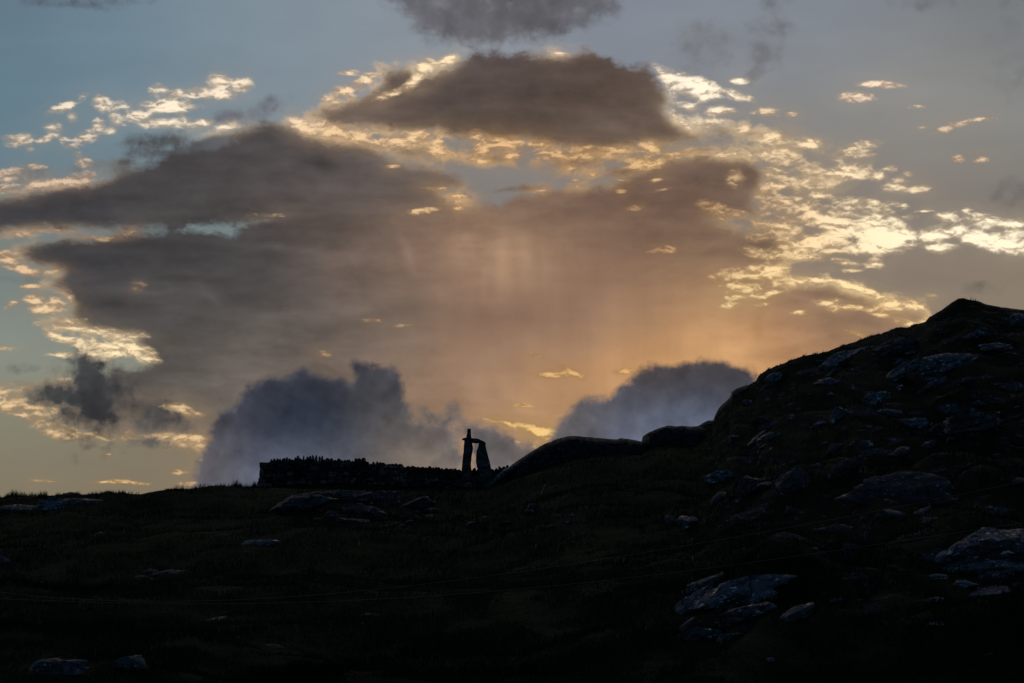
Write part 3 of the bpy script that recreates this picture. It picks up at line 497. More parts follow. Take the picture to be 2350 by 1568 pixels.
def build_ground():
    a = np.radians(axis(-12.0, 12.0, .045, (-180, 180)))
    r = np.concatenate([np.linspace(.5, 44, 24), 1 / np.linspace(1 / 46, 1 / 140, 170), np.linspace(140.4, 214, 150), np.geomspace(216, 12000, 40)])
    A, Rg = np.meshgrid(a, r, indexing='ij'); x = (np.sin(A) * Rg).ravel(); y = (np.cos(A) * Rg).ravel(); z = height(x, y)
    o = mesh_obj('ground', np.stack([x, y, z], -1), grid_faces(len(a), len(r))[:, ::-1], M_ground, None, True)
    X = X_of_az(np.arctan2(x, y)); rk = smooth((X - 1560) / 160) * 1.0 * smooth((Rg.ravel() - 62) / 25)
    t = o.data.attributes.new('rocky', 'FLOAT', 'POINT'); t.data.foreach_set('value', rk.astype(np.float32))
    tag(o, 'dark heathery moorland slope rising to a rocky hill on the right', None, None, 'structure')
build_ground()

def hit(X, Y):
    """distance at which the view at (X, Y) first meets the land"""
    d = px_dir(X, Y); d = d / math.hypot(d[0], d[1])
    r = np.arange(40, 215, .25); z = height(d[0] * r, d[1] * r); zr = CAMZ + r * d[2]
    k = np.nonzero(z >= zr)[0]
    if len(k): return float(r[k[0]])
    Rr = float(np.interp(X, RX, RR)); return Rr - 1.0

# ------------------------------------------------------------------ rocks
def ico(sub):
    import bmesh
    bm = bmesh.new(); bmesh.ops.create_icosphere(bm, subdivisions=sub, radius=1)
    v = np.array([q.co[:] for q in bm.verts]); f = np.array([[q.index for q in p.verts] for p in bm.faces]); bm.free(); return v, f
ICO = {k: ico(k) for k in (1, 2, 3, 4, 5)}

def rock_shape(sub, seed, rough=.20, strata=.09, block=2.5):
    v, f = ICO[sub]; v = v.copy(); rr = np.random.default_rng(seed)
    n = (np.abs(v) ** block).sum(1) ** (1 / block); v = v / n[:, None]
    off = seed * 7.31 % 997
    v = v * (1 + fbm(v * 1.1 + off, 3, seed) * .38)[:, None]
    for k in range(11):                                   # broken along flat faces
        q = rr.normal(0, 1, 3) * np.array([.8, 1.2, 1.0]); q /= np.linalg.norm(q); d = rr.uniform(.48, .86)
        over = np.maximum(v @ q - d, 0); v = v - over[:, None] * q * .92
    tap = 1 - rr.uniform(.15, .6) * np.clip(v[:, 0] * rr.choice((-1, 1)), 0, 1.3) ** 1.4; v[:, 2] *= tap
    v[:, 2] += rr.uniform(-.25, .25) * (1 - v[:, 0] ** 2)
    lay = vnoise(v * np.array([1.0, 1.0, 6.5]) + off, seed + 3)
    lay = np.sign(lay) * np.abs(lay) ** .45 * strata
    ch = np.abs(fbm(v * np.array([2.6, 2.6, 1.6]) + off, 3, seed + 9)); cut = np.exp(-(ch / .03) ** 2) * .13
    v = v * (1 + fbm(v * 4.5 + off, 4, seed + 5) * rough * .5 + lay - cut)[:, None]
    v = v * np.array([1.2, 1.2, 1.32])
    return v, f

def add_rock(X, Y, wpx, hpx, tilt, label, sub=4, group='rock outcrops on the hillside', mat=None, seed=None, name='rock_outcrop', D=None, deep=.55, cat='rock'):
    D = D or hit(X, Y + hpx * .25)
    c = px_point(np.array(X), np.array(Y), np.array(D + .2)); ppm = FPX / D
    a = wpx / 2 / ppm; b = hpx / 2 / ppm
    seed = seed if seed is not None else int(X * 3 + Y)
    v, f = rock_shape(sub, seed)
    v = v * np.array([a, max(a * deep, b), b])
    t = R_(tilt); ca, sa_ = math.cos(t), math.sin(t)
    v = np.stack([v[:, 0] * ca - v[:, 2] * sa_, v[:, 1], v[:, 0] * sa_ + v[:, 2] * ca], -1)
    # lean the slab back with the slope
    lb = R_(14); v = np.stack([v[:, 0], v[:, 1] * math.cos(lb) - v[:, 2] * math.sin(lb), v[:, 1] * math.sin(lb) + v[:, 2] * math.cos(lb)], -1)
    o = mesh_obj(name, v, f, mat or M_rock)
    o.location = c
    tag(o, label, cat, group)
    return o

Z5 = (1645, 658, .3297); Z6 = (1457, 1081, .38); Z1 = (564, 940, .28); Z3 = (0, 1081, .2998); Z7 = (564, 1128, .4)
HILL = 'rock slabs on the right hill'; LOWR = 'rock slabs low on the right'; MIDG = 'rocks below the stone wall'; LEFT = 'rocks on the left slope'
ROCKS = [
 (Z5,1560,560,430,150,12,HILL,'broad pale slab high on the right hill, streaked with white'),
 (Z5,1250,620,380,75,32,HILL,'long narrow slab running down left from the broad pale slab'),
 (Z5,820,545,400,95,30,HILL,'long tilted slab below the middle of the right hill skyline'),
 (Z5,1260,440,270,110,15,HILL,'dull rounded slab just above the broad pale slab'),
 (Z5,760,672,180,50,12,HILL,'short flat slab under the long tilted slab'),
 (Z5,1835,330,100,62,10,HILL,'pale boulder below the summit of the right hill'),
 (Z5,1710,365,80,45,10,HILL,'dull stone left of the pale boulder below the summit'),
 (Z5,1930,430,230,66,5,HILL,'flat ledge right of the broad pale slab near the summit'),
 (Z5,1990,262,42,30,0,HILL,'small white stone highest on the summit face'),
 (Z5,2110,250,110,110,50,HILL,'rock face at the right edge of the frame below the summit'),
 (Z5,772,758,66,34,35,HILL,'small pale stone under the short flat slab'),
 (Z5,1100,810,240,110,42,HILL,'steep streaked slab in the middle of the right hill'),
 (Z5,862,900,130,80,50,HILL,'steep narrow rock left of the streaked slab'),
 (Z5,1180,882,170,50,0,HILL,'low ledge with one white corner in the middle of the right hill'),
 (Z5,1330,950,230,58,3,HILL,'bright low ledge below the white cornered ledge'),
 (Z5,1760,950,460,150,12,HILL,'wide dull outcrop on the right of the hill above the black hollow'),
 (Z5,1036,1110,95,95,40,HILL,'lone leaning boulder in the black hollow of the hill'),
 (Z5,1310,1410,660,210,6,HILL,'huge rounded outcrop above the upper wire on the right'),
 (Z5,890,1310,320,120,28,HILL,'ridge of rock left of the huge rounded outcrop'),
 (Z5,530,1380,210,200,60,HILL,'tall bulging rock left of the rock ridge'),
 (Z5,235,1400,220,160,20,HILL,'furrowed bulging rock at the foot of the hill'),
 (Z5,820,1150,150,100,15,HILL,'dull square boulder above the rock ridge'),
 (Z5,262,1090,170,56,48,HILL,'slanting rock rib on the lower left of the hill'),
 (Z5,122,1065,80,50,48,HILL,'pale rib of rock nearest the hill left edge'),
 (Z5,705,975,120,56,30,HILL,'pale shelf left of the steep narrow rock'),
 (Z5,1815,1052,80,30,0,HILL,'small pale stone under the wide dull outcrop'),
 (Z5,2085,1046,60,26,0,HILL,'small pale stone by the right edge of the frame'),
 (Z5,1715,1275,90,44,-22,HILL,'small stone above the right end of the huge rounded outcrop'),
 (Z5,1540,676,170,42,14,HILL,'broken ledge directly under the broad pale slab'),
 (Z5,1640,1500,120,40,0,HILL,'low rock at the right foot of the huge rounded outcrop'),
 (Z5,400,960,80,40,20,HILL,'small rock on the steep left flank of the hill'),
 (Z5,215,810,56,50,30,HILL,'pale knob near the notch in the hill skyline'),
 (Z6,450,685,290,72,20,LOWR,'rounded slab at the top left of the lower outcrop'),
 (Z6,650,740,520,112,17,LOWR,'longest slab across the top of the lower outcrop'),
 (Z6,730,775,340,60,20,LOWR,'slab with one white patch in the lower outcrop'),
 (Z6,840,665,240,40,8,LOWR,'thin layered slab at the upper right of the lower outcrop'),
 (Z6,330,845,280,104,40,LOWR,'slanting slab on the left side of the lower outcrop'),
 (Z6,310,960,170,84,35,LOWR,'dull block at the lower left of the lower outcrop'),
 (Z6,400,1005,190,100,8,LOWR,'block with bright scars at the foot of the lower outcrop'),
 (Z6,590,1008,190,86,2,LOWR,'rounded block at the bottom of the lower outcrop'),
 (Z6,660,880,320,100,15,LOWR,'middle slab of the lower outcrop in front of the long slabs'),
 (Z6,760,945,60,36,10,LOWR,'small block at the right foot of the lower outcrop'),
 (Z6,940,880,260,80,24,LOWR,'slab standing apart to the right of the lower outcrop'),
 (Z6,1220,790,100,40,12,LOWR,'lone small rock between the two low outcrops'),
 (Z6,2150,495,700,170,14,LOWR,'large smooth slab at the right edge of the frame'),
 (Z6,2130,580,600,80,6,LOWR,'long ledge under the large smooth slab at the right edge'),
 (Z6,1850,650,95,66,0,LOWR,'round boulder at the left end of the right edge outcrop'),
 (Z6,2180,638,280,46,4,LOWR,'narrow pale ledge under the long ledge at the right edge'),
 (Z6,2220,682,130,36,4,LOWR,'small block under the narrow pale ledge'),
 (Z6,2050,745,360,44,9,LOWR,'low front ledge of the right edge outcrop'),
 (Z6,1790,790,140,50,12,LOWR,'broken rock left of the low front ledge'),
 (Z6,1980,692,160,40,0,LOWR,'flat rock beside the round boulder in the right edge outcrop'),
 (Z6,2325,690,90,40,0,LOWR,'bright block cut by the right edge of the frame'),
 (Z6,1400,1152,100,36,0,LOWR,'small pale rock lowest on the right'),
 (Z6,1240,360,190,60,10,LOWR,'dull rock between the two wires'),
 (Z6,1565,265,150,56,0,LOWR,'square topped rock touching the upper wire'),
 (Z6,1770,305,160,28,6,LOWR,'thin pale rock between the wires on the right'),
 (Z6,1860,930,180,24,2,LOWR,'thin flat rock below the right edge outcrop'),
 (Z6,1060,475,80,20,4,LOWR,'sliver of rock on the lower wire'),
 (Z6,350,325,90,110,70,LOWR,'upright rock at the foot of the hill'),
 (Z6,225,310,64,70,40,LOWR,'small upright rock left of the upright rock at the hill foot'),
 (Z6,520,45,150,84,15,HILL,'layered rock at the left foot of the hill'),
 (Z6,1580,880,90,26,20,LOWR,'small rock left below the right edge outcrop'),
 (Z1,440,782,500,140,5,MIDG,'low domed rock below the left end of the wall'),
 (Z1,740,722,500,90,4,MIDG,'long low rock behind the low domed rock'),
 (Z1,1090,745,300,160,-6,MIDG,'tallest square shouldered rock below the wall'),
 (Z1,900,830,220,90,10,MIDG,'rock at the left foot of the square shouldered rock'),
 (Z1,1030,845,240,80,-18,MIDG,'cracked block in front of the square shouldered rock'),
 (Z1,1440,775,220,130,15,MIDG,'rounded rock standing apart right of the square shouldered rock'),
 (Z1,690,885,120,80,10,MIDG,'small block below the low domed rock'),
 (Z1,890,918,230,54,0,MIDG,'flat rock lowest below the wall, with a bright spot'),
 (Z1,590,906,100,28,0,MIDG,'low flat stone left of the small block'),
 (Z3,470,258,340,84,8,LEFT,'wide rock with bright flecks under the left skyline'),
 (Z3,700,232,190,42,-4,LEFT,'low rock right of the flecked rock under the left skyline'),
 (Z3,110,288,280,38,0,LEFT,'low ledge at the left edge under the skyline'),
 (Z3,765,488,76,30,0,LEFT,'lone pale stone on the upper left slope'),
 (Z3,1700,500,120,36,8,LEFT,'dull slanting stone left of the bright scarred rock'),
 (Z3,1760,432,100,18,10,LEFT,'sliver of rock above the dull slanting stone'),
 (Z3,1995,556,230,44,0,LEFT,'bright scarred rock on the slope below the wall end'),
 (Z3,15,710,150,62,-20,LEFT,'pale rock cut by the left edge above the wires'),
 (Z3,1165,615,70,30,0,LEFT,'dull small stone in the middle of the left slope'),
 (Z3,1165,778,120,30,0,LEFT,'bright low stone at the left of a pair above the wires'),
 (Z3,1300,782,200,38,6,LEFT,'dull low stone at the right of a pair above the wires'),
 (Z3,1100,832,180,38,-10,LEFT,'dull flat stone under the pair above the wires'),
 (Z3,1560,1165,310,34,14,LEFT,'thin ledge climbing right below the wires'),
 (Z3,430,1540,400,150,8,LEFT,'big domed rock at the bottom left'),
 (Z3,985,1490,270,140,-18,LEFT,'scarred rock right of the big domed rock at the bottom'),
 (Z3,2070,1350,150,34,4,LEFT,'faint flat stone low in the middle left'),
 (Z7,720,722,130,34,0,LEFT,'faint low rock below the wires near the middle'),
]
for (z, x, y, ww, hh, t, g, lab) in ROCKS:
    X = z[0] + z[2] * x; Y = z[1] + z[2] * y; W_ = ww * z[2]; H_ = hh * z[2]
    m_ = M_rockd if ('dull' in lab or 'faint' in lab or g == MIDG or 'huge' in lab or 'furrowed' in lab or 'bulging' in lab or 'ridge' in lab) else M_rock
    add_rock(X, Y, W_ * 1.04, H_ * 1.05, t, lab, 5 if W_ > 70 else 4, g, m_)

# loose stones too alike to tell apart
NAMED = []
def short_of(l): return l.split(',')[0]
USED = set()
def place_label(X, Y, tone):
    best = sorted(NAMED, key=lambda q: (q[0] - X) ** 2 + (q[1] - Y) ** 2)[:5]
    for q in best:
        sh = 'the ' + short_of(q[2]); dx = X - q[0]; dy = Y - q[1]
        if abs(dx) > 2 * abs(dy): w_ = ['right of', 'off the right end of'] if dx > 0 else ['left of', 'off the left end of']
        elif abs(dy) > 2 * abs(dx): w_ = ['below', 'under'] if dy > 0 else ['above', 'over']
        else: w_ = [('below' if dy > 0 else 'above') + (' and right of' if dx > 0 else ' and left of')]
        for ww in w_[:1]:
            l = f'{tone} {ww} {sh}'
            if len(l.split()) <= 16 and l not in USED: USED.add(l); return l
    for q in best:
        l = f'{tone} near the {short_of(q[2])}'
        if len(l.split()) <= 16 and l not in USED: USED.add(l); return l
    return None
def scatter(n, box, size, group, label, seed, mats, tilt=20):
    rs = random.Random(seed); variants = []
    for k in range(6):
        v, f = rock_shape(2, seed + k * 5); v = v * np.array([1, .8, .5])
        me = mesh_obj('boulder', v, f, mats[k % len(mats)], link=False).data; variants.append(me)
    for k in range(n):
        for _ in range(20):
            X = rs.uniform(box[0], box[2]); Y = rs.uniform(box[1], box[3])
            if Y > np.interp(X, SX, SY) + 14: break
        D = hit(X, Y); s = rs.uniform(*size) * (1 + 1.2 * (rs.random() > .85)) / 2 / (FPX / D)
        o = bpy.data.objects.new('boulder', variants[k % 6]); COL.objects.link(o)
        o.location = px_point(np.array(X), np.array(Y), np.array(D)); o.scale = (s, s, s * rs.uniform(.6, 1.3)); o.rotation_euler = (R_(rs.uniform(-20, 20)), R_(-rs.uniform(0, tilt * 2)), rs.uniform(-.5, .5))
        tone = ('tiny' if s * 2 * FPX / D < 11 else 'small') + (' pale stone' if mats[(k % 6) % len(mats)] is M_rock else ' dark stone')
        tag(o, place_label(X, Y, tone) or label, 'boulder', group)
for (z, x, y, ww, hh, t, g, lab) in ROCKS: NAMED.append((z[0] + z[2] * x, z[1] + z[2] * y, lab))
scatter(100, (1660, 760, 2380, 1010), (8, 22), 'loose stones on the right hill', 'small grey stone lying among heather on the upper right hill', 101, [M_rock, M_rockd])
scatter(60, (1650, 1010, 2380, 1200), (10, 26), 'loose stones on the lower right hill', 'small grey stone lying in the dark lower part of the right hill', 301, [M_rockd, M_rockd, M_rock])
scatter(44, (860, 1172, 1330, 1216), (9, 22), 'rubble below the wall', 'small stone in the rubble bank below the wall', 501, [M_rockd, M_stone], 10)
scatter(34, (1560, 1180, 2300, 1520), (6, 16), 'loose stones round the low outcrops', 'small stone lying in the grass near the low right outcrops', 701, [M_rockd, M_rock])
scatter(24, (30, 1160, 1400, 1520), (6, 15), 'loose stones in the field', 'small stone lying in the grass of the open slope', 901, [M_rockd])

# traced bodies with their real depth: a ring swept along the length of the stone
def loft_x(name, top, bot, D, T, mat, parent=None, nu=70, nv=22, rough=.06, power=2.4, seed=1):
    tx = [p[0] for p in top]; ty = [p[1] for p in top]; bx = [p[0] for p in bot]; by = [p[1] for p in bot]
    X = np.linspace(tx[0], tx[-1], nu); Yt = np.interp(X, tx, ty); Yb = np.interp(X, bx, by)
    th = np.linspace(0, 2 * math.pi, nv, endpoint=False)
    c = np.sign(np.cos(th)) * np.abs(np.cos(th)) ** (2 / power); s_ = np.sign(np.sin(th)) * np.abs(np.sin(th)) ** (2 / power)
    endt = np.clip(np.minimum(np.arange(nu), np.arange(nu)[::-1]) / (nu * .12), 0, 1) ** .5
    Dm = D if np.ndim(D) else np.full(nu, D)
    XX = X[:, None] + 0 * th; mid = (Yt + Yb)[:, None] / 2; hf = (Yb - Yt)[:, None] / 2
    YY = mid - hf * s_[None, :]
    DD = Dm[:, None] - (T * (.25 + .75 * endt))[:, None] * c[None, :]
    base = px_point(XX, YY, np.repeat(Dm[:, None], nv, 1))
    d = base - np.array([0, 0, CAMZ]); hl = np.hypot(d[..., 0], d[..., 1])[..., None]
    v = base.copy(); v[..., 0] += (d[..., 0] / hl[..., 0]) * (DD - Dm[:, None]); v[..., 1] += (d[..., 1] / hl[..., 0]) * (DD - Dm[:, None])
    n = fbm(v / 1.1, 5, seed) * rough; ck = np.abs(fbm(v / np.array([1.6, 1.6, .7]), 3, seed + 50)); ck = np.exp(-(ck / .04) ** 2)
    face = np.clip(c, 0, 1)[None, :]
    v[..., 1] += n * 3 + ck * .16 * face; v[..., 2] += n - ck * .03
    f = list(map(tuple, grid_faces(nu, nv, True))); f.append(tuple(range(nv))); f.append(tuple((nu - 1) * nv + k for k in range(nv))[::-1])
    return mesh_obj(name, v.reshape(-1, 3), f, mat, parent)

def loft_z(name, left, right, D, T, mat, parent=None, nu=26, nv=16, rough=.02, power=4., seed=1, origin=None):
    lx = [p[1] for p in left]; ly = [p[0] for p in left]; rx = [p[1] for p in right]; ry = [p[0] for p in right]
    Y = np.linspace(min(lx[0], rx[0]), max(lx[-1], rx[-1]), nu); Xl = np.interp(Y, lx, ly); Xr = np.interp(Y, rx, ry)
    th = np.linspace(0, 2 * math.pi, nv, endpoint=False) + .05
    c = np.sign(np.cos(th)) * np.abs(np.cos(th)) ** (2 / power); s_ = np.sign(np.sin(th)) * np.abs(np.sin(th)) ** (2 / power)
    XX = ((Xl + Xr) / 2)[:, None] + ((Xr - Xl) / 2)[:, None] * c[None, :]
    v = px_point(XX, Y[:, None] + 0 * XX, np.full(XX.shape, float(D)))
    v[..., 1] -= T * s_[None, :] * (1 + .15 * np.sin(np.arange(nu) * .9))[:, None]
    n = fbm(v / .25, 3, seed) * rough; v[..., 0] += n; v[..., 1] += n * 2
    if origin is not None: v = v - np.array(origin)
    f = list(map(tuple, grid_faces(nu, nv, True))); f.append(tuple(range(nv))); f.append(tuple((nu - 1) * nv + k for k in range(nv))[::-1])
    return mesh_obj(name, v.reshape(-1, 3), f, mat, parent)

SKYL = 'skyline rocks between the wall and the hill'
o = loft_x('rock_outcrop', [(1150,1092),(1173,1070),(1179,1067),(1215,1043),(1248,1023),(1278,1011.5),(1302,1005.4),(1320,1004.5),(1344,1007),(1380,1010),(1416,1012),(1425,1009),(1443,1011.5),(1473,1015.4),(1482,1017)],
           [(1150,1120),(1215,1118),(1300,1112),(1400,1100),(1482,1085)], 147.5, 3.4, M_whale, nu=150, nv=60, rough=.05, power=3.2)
tag(o, 'smooth whaleback rock on the skyline right of the standing stones', 'rock', SKYL)
o = loft_x('rock_outcrop', [(1473,1012),(1475,1003),(1488,995),(1512,984.5),(1533,978.5),(1551,981),(1566,979.5),(1584,982),(1602,981),(1620,986)],
           [(1473,1085),(1500,1088),(1560,1075),(1620,1050)], 150, 2.6, M_whale, nu=90, nv=50, rough=.07, power=3, seed=4)
tag(o, 'blunt rock knob on the skyline beside the whaleback rock', 'rock', SKYL)
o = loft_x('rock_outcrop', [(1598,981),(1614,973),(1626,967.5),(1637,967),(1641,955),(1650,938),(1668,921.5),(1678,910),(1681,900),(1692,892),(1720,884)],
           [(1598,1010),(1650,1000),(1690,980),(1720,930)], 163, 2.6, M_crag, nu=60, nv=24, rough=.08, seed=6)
tag(o, 'steep dark crag at the left brow of the hill', 'rock', SKYL)
o = loft_x('rock_outcrop', [(1098,1136),(1110,1121),(1130,1100),(1155,1079),(1178,1067),(1184,1068)], [(1098,1142),(1114,1134),(1136,1115),(1160,1094),(1180,1082),(1184,1078)], 144.6, .5, M_rock, nu=40, nv=14, rough=.03, seed=8)
tag(o, 'narrow slanting rock edge running down in front of the wall end', 'rock', SKYL)
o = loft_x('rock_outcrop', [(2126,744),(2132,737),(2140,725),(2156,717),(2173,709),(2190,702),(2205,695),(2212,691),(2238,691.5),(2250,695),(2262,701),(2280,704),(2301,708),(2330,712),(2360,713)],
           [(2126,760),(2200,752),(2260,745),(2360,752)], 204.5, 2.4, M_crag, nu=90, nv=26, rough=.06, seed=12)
tag(o, 'blunt rocky summit at the top of the right hill', 'rock', SKYL)
o = loft_x('rock_outcrop', [(150,1141),(158,1133),(166,1129.5),(178,1131),(188,1137),(194,1142)], [(150,1150),(194,1152)], 148.6, .9, M_crag, nu=24, nv=12, rough=.03, seed=9)
tag(o, 'left hump of rock on the left skyline', 'rock', 'humps on the left skyline')
o = loft_x('rock_outcrop', [(232,1138),(240,1130),(249,1126.5),(258,1129),(266,1134)], [(232,1148),(266,1148)], 148.6, .9, M_crag, nu=24, nv=12, rough=.03, seed=10)
tag(o, 'right hump of rock on the left skyline', 'rock', 'humps on the left skyline')

# ------------------------------------------------------------------ the standing stones
MD = 145.2
zx = lambda x, y: (987 + .12 * x, 958.8 + .12 * y)
base = px_point(np.array(1090.), np.array(1110.), np.array(MD))
mono = empty('stone_monument', tuple(base)); tag(mono, 'two standing stones under a flat capstone with a small stone upright on top', 'monument')
T2 = lambda L: [zx(*p) for p in L]
loft_z('upright_stone', T2([(655,430),(650,520),(632,700),(614,880),(602,1000),(590,1180),(585,1330)]), T2([(798,430),(812,520),(821,590),(803,700),(782,850),(786,960),(800,1100),(812,1330)]), MD, .24, M_mono, mono, 30, 18, .02, 4, 3, base)['label'] = 'straight left upright stone'
loft_z('upright_stone', T2([(936,470),(920,560),(888,640),(880,750),(880,860),(902,960),(935,1080),(985,1250),(1000,1330)]), T2([(1057,470),(1076,610),(1102,700),(1140,830),(1165,960),(1190,1080),(1215,1250),(1225,1330)]), MD, .25, M_mono, mono, 30, 18, .02, 4, 5, base)['label'] = 'right upright stone leaning inward'
def cap():
    top = T2([(608,402),(628,385),(690,384),(790,391),(940,407),(1000,440),(1070,484)]); bot = T2([(608,406),(640,428),(665,442),(740,478),(800,483),(930,487),(1062,492),(1070,488)])
    o = loft_x('capstone', top, bot, MD, .34, M_mono, None, 40, 16, .008, 4, 7)
    me = o.data
    for q in me.vertices: q.co -= Vector(base)
    o.parent = mono
cap()
loft_z('top_stone', T2([(716,213),(710,290),(700,320),(690,392)]), T2([(780,213),(783,290),(786,340),(792,394)]), MD, .13, M_mono, mono, 14, 12, .01, 5, 9, base)

# ------------------------------------------------------------------ dry stone wall
WT = [(597,1063),(618,1063),(620,1060),(648,1057),(687,1056),(726,1055),(760,1057),(802,1059),(833,1058),(861,1068),(872,1067),(914,1070),(956,1074),(1012,1077),(1057,1082),(1096,1083),(1138,1079),(1180,1077)]
WB = [(593,1118),(700,1112),(800,1112),(900,1116),(1000,1122),(1100,1128),(1150,1122),(1180,1110)]
WD = lambda X: 146.6 - 1.0 * (X - 600) / 580.
wtop = lambda X: float(np.interp(X, [p[0] for p in WT], [p[1] for p in WT])); wbot = lambda X: float(np.interp(X, [p[0] for p in WB], [p[1] for p in WB]))
wbase = px_point(np.array(880.), np.array(1116.), np.array(146.))
wall = empty('dry_stone_wall', tuple(wbase)); tag(wall, 'long dry stone wall with upright coping stones on the ridge', 'wall')
def hull_stone(seed):
    import bmesh
    rs = random.Random(seed); bm = bmesh.new()
    for sx in (-1, 1):
        for sy in (-1, 1):
            for sz in (-1, 1):
                bm.verts.new((sx * rs.uniform(.36, .5), sy * rs.uniform(.4, .5), sz * rs.uniform(.34, .5)))
    for k in range(5): bm.verts.new((rs.choice((-.5, .5)) * rs.uniform(.8, 1), rs.uniform(-.5, .5), rs.uniform(-.35, .35)))
    for k in range(4): bm.verts.new((rs.uniform(-.35, .35), rs.uniform(-.55, .55), rs.choice((-.5, .5))))
    r_ = bmesh.ops.convex_hull(bm, input=bm.verts)
    bmesh.ops.delete(bm, geom=[g for g in r_['geom_interior'] if isinstance(g, bmesh.types.BMVert)], context='VERTS')
    me = bpy.data.meshes.new('wall_stone'); bm.to_mesh(me); bm.free(); me.materials.append(M_stone); return me
SM = [hull_stone(900 + k) for k in range(16)]
def slab_stone(seed):
    import bmesh
    r2 = random.Random(seed); bm = bmesh.new(); pk = r2.uniform(-.3, .3)
    for y in (-.5, .5):
        for (x, z) in ((-.5, -.5), (.5, -.5), (.5 * r2.uniform(.8, 1), r2.uniform(.0, .3)), (-.5 * r2.uniform(.8, 1), r2.uniform(.0, .3)), (pk + r2.uniform(-.1, .25), .5), (pk - .2, r2.uniform(.36, .5))):
            bm.verts.new((x, y * r2.uniform(.85, 1), z))
    r_ = bmesh.ops.convex_hull(bm, input=bm.verts)
    bmesh.ops.delete(bm, geom=[g for g in r_['geom_interior'] if isinstance(g, bmesh.types.BMVert)], context='VERTS')
    me = bpy.data.meshes.new('coping_stone'); bm.to_mesh(me); bm.free(); me.materials.append(M_stone); return me
CM = [slab_stone(300 + k) for k in range(14)]
rs = random.Random(5)
def put_stone(name, X, Y, wpx, hpx, D, depth, tilt=0, cube=None):
    o = bpy.data.objects.new(name, cube or rs.choice(SM)); COL.objects.link(o); o.parent = wall
    p = px_point(np.array(X), np.array(Y), np.array(D)) - wbase; ppm = FPX / D
    o.location = tuple(p); o.scale = (wpx / ppm * 1.04, depth, hpx / ppm * 1.06); o.rotation_euler = (R_(rs.uniform(-5, 5)), R_(tilt), R_(rs.uniform(-7, 7)))
    return o
# core of rubble between the two faces
Xc = np.linspace(602, 1180, 60); cv = []
for X in Xc:
    for (Y, dd) in ((wtop(X) + 5, -.12), (wbot(X) + 8, -.2), (wbot(X) + 8, .5), (wtop(X) + 5, .35)):
        cv.append(px_point(np.array(X), np.array(Y), np.array(WD(X))) + np.array([0, dd + .12, 0]) - wbase)
fc = list(map(tuple, grid_faces(60, 4, True))); fc += [(0, 1, 2, 3), (239, 238, 237, 236)]
cvm = np.array(cv); core = mesh_obj('rubble_core', cvm, fc, M_rockd, wall); core['kind'] = 'stuff'
rows = 6; count = 0
for r in range(rows):
    X = 596 + rs.uniform(0, 4) - (rows - 1 - r) * -.4
    while X < 1178:
        wp = rs.choice((rs.uniform(6, 11), rs.uniform(10, 17), rs.uniform(14, 26)))
        xm = X + wp / 2; t, b = wtop(xm), wbot(xm); hrow = (b - t) / rows
        Y = b - hrow * (r + .5) + rs.uniform(-2.2, 2.2)
        left_batter = (rows - 1 - r) * 0.0
        put_stone('wall_stone', xm, Y, wp - .8, hrow * rs.uniform(.7, 1.25), WD(xm) - .12 - .03 * (rows - r) + rs.uniform(-.03, .03), .46, rs.uniform(-5, 5))
        count += 1; X += wp
# quoins at the free left end, leaning in as it rises
for k, (X, Y, ww, hh) in enumerate([(600,1113,15,13),(601,1101,14,12),(602,1090,13,11),(603,1079,12,11),(604,1069,14,10),(607,1064,20,5),(598,1108,10,9)]):
    put_stone('quoin_stone', X, Y, ww, hh, WD(600) - .05, .7, rs.uniform(-3, 3))
# coping: upright slabs with a few gaps the sky shows through
X = 621.; k = 0
while X < 1180:
    if 1060 < X < 1086: wp = 7
    upright = X < 860; gapz = 690 < X < 745
    gap = rs.choice((1, 3, 5)) if gapz else (rs.choice((.5, .5, 2)) if upright else .5)
    wp = rs.uniform(3.5, 6) if gapz else (rs.uniform(4.5, 9.5) if upright else rs.uniform(6, 12))
    hh = rs.uniform(10, 15.5) if gapz else (rs.uniform(7.5, 12.5) if upright else rs.uniform(6.5, 11.5))
    if rs.random() < .16 and not gapz: hh *= 1.25; wp *= .85
    if rs.random() < .12: hh *= .6
    xm = X + wp / 2
    o = put_stone('coping_stone', xm, wtop(xm) - hh / 2 + 5.0, wp, hh, WD(xm), .42, rs.uniform(-12, 16), rs.choice(CM))
    X += wp * .96 + gap * .5; k += 1
# ------------------------------------------------------------------ posts and wires
def post(X0, Y0, X1, Y1, wpx, label, group, mat=M_wood, D=None):
    D = D or hit(X0, Y0); a = px_point(np.array(X0), np.array(Y0 + 4.), np.array(D)); b = px_point(np.array(X1), np.array(Y1), np.array(D + .02)); r = wpx / 2 / (FPX / D)
    up = b - a; L = np.linalg.norm(up); up = up / L; sx = np.cross(up, [0, 1, 0]); sx /= np.linalg.norm(sx); sy = np.cross(up, sx)
    v = []
    rings = [(0, 1.05), (.3, 1), (.7, .95), (.96, .9), (1, .6)]
    for (h, k) in rings:
        for j in range(8):
            t = j * math.pi / 4; v.append(up * L * h + (sx * math.cos(t) + sy * math.sin(t)) * r * k * (1 + .08 * math.sin(j * 3 + h * 9)))
    f = list(map(tuple, grid_faces(5, 8, True))) + [tuple(range(8))[::-1], tuple(32 + j for j in range(8))]
    o = mesh_obj('fence_post', np.array(v), f, mat); o.location = a
    return tag(o, label, 'post', group)
PG = 'old fence posts on the slope'
post(1239,1136,1252,1111,3.0,'tall leaning grey post on the slope right of the standing stones',PG)
post(824,1254,824,1240,1.6,'faint thin stake below the rocks left of the middle',PG)
post(1230,1261,1230,1249,1.6,'faint thin stake in the middle of the slope',PG)
post(1589,1289,1589,1275,2.2,'pale stake standing between the two wires on the right',PG)
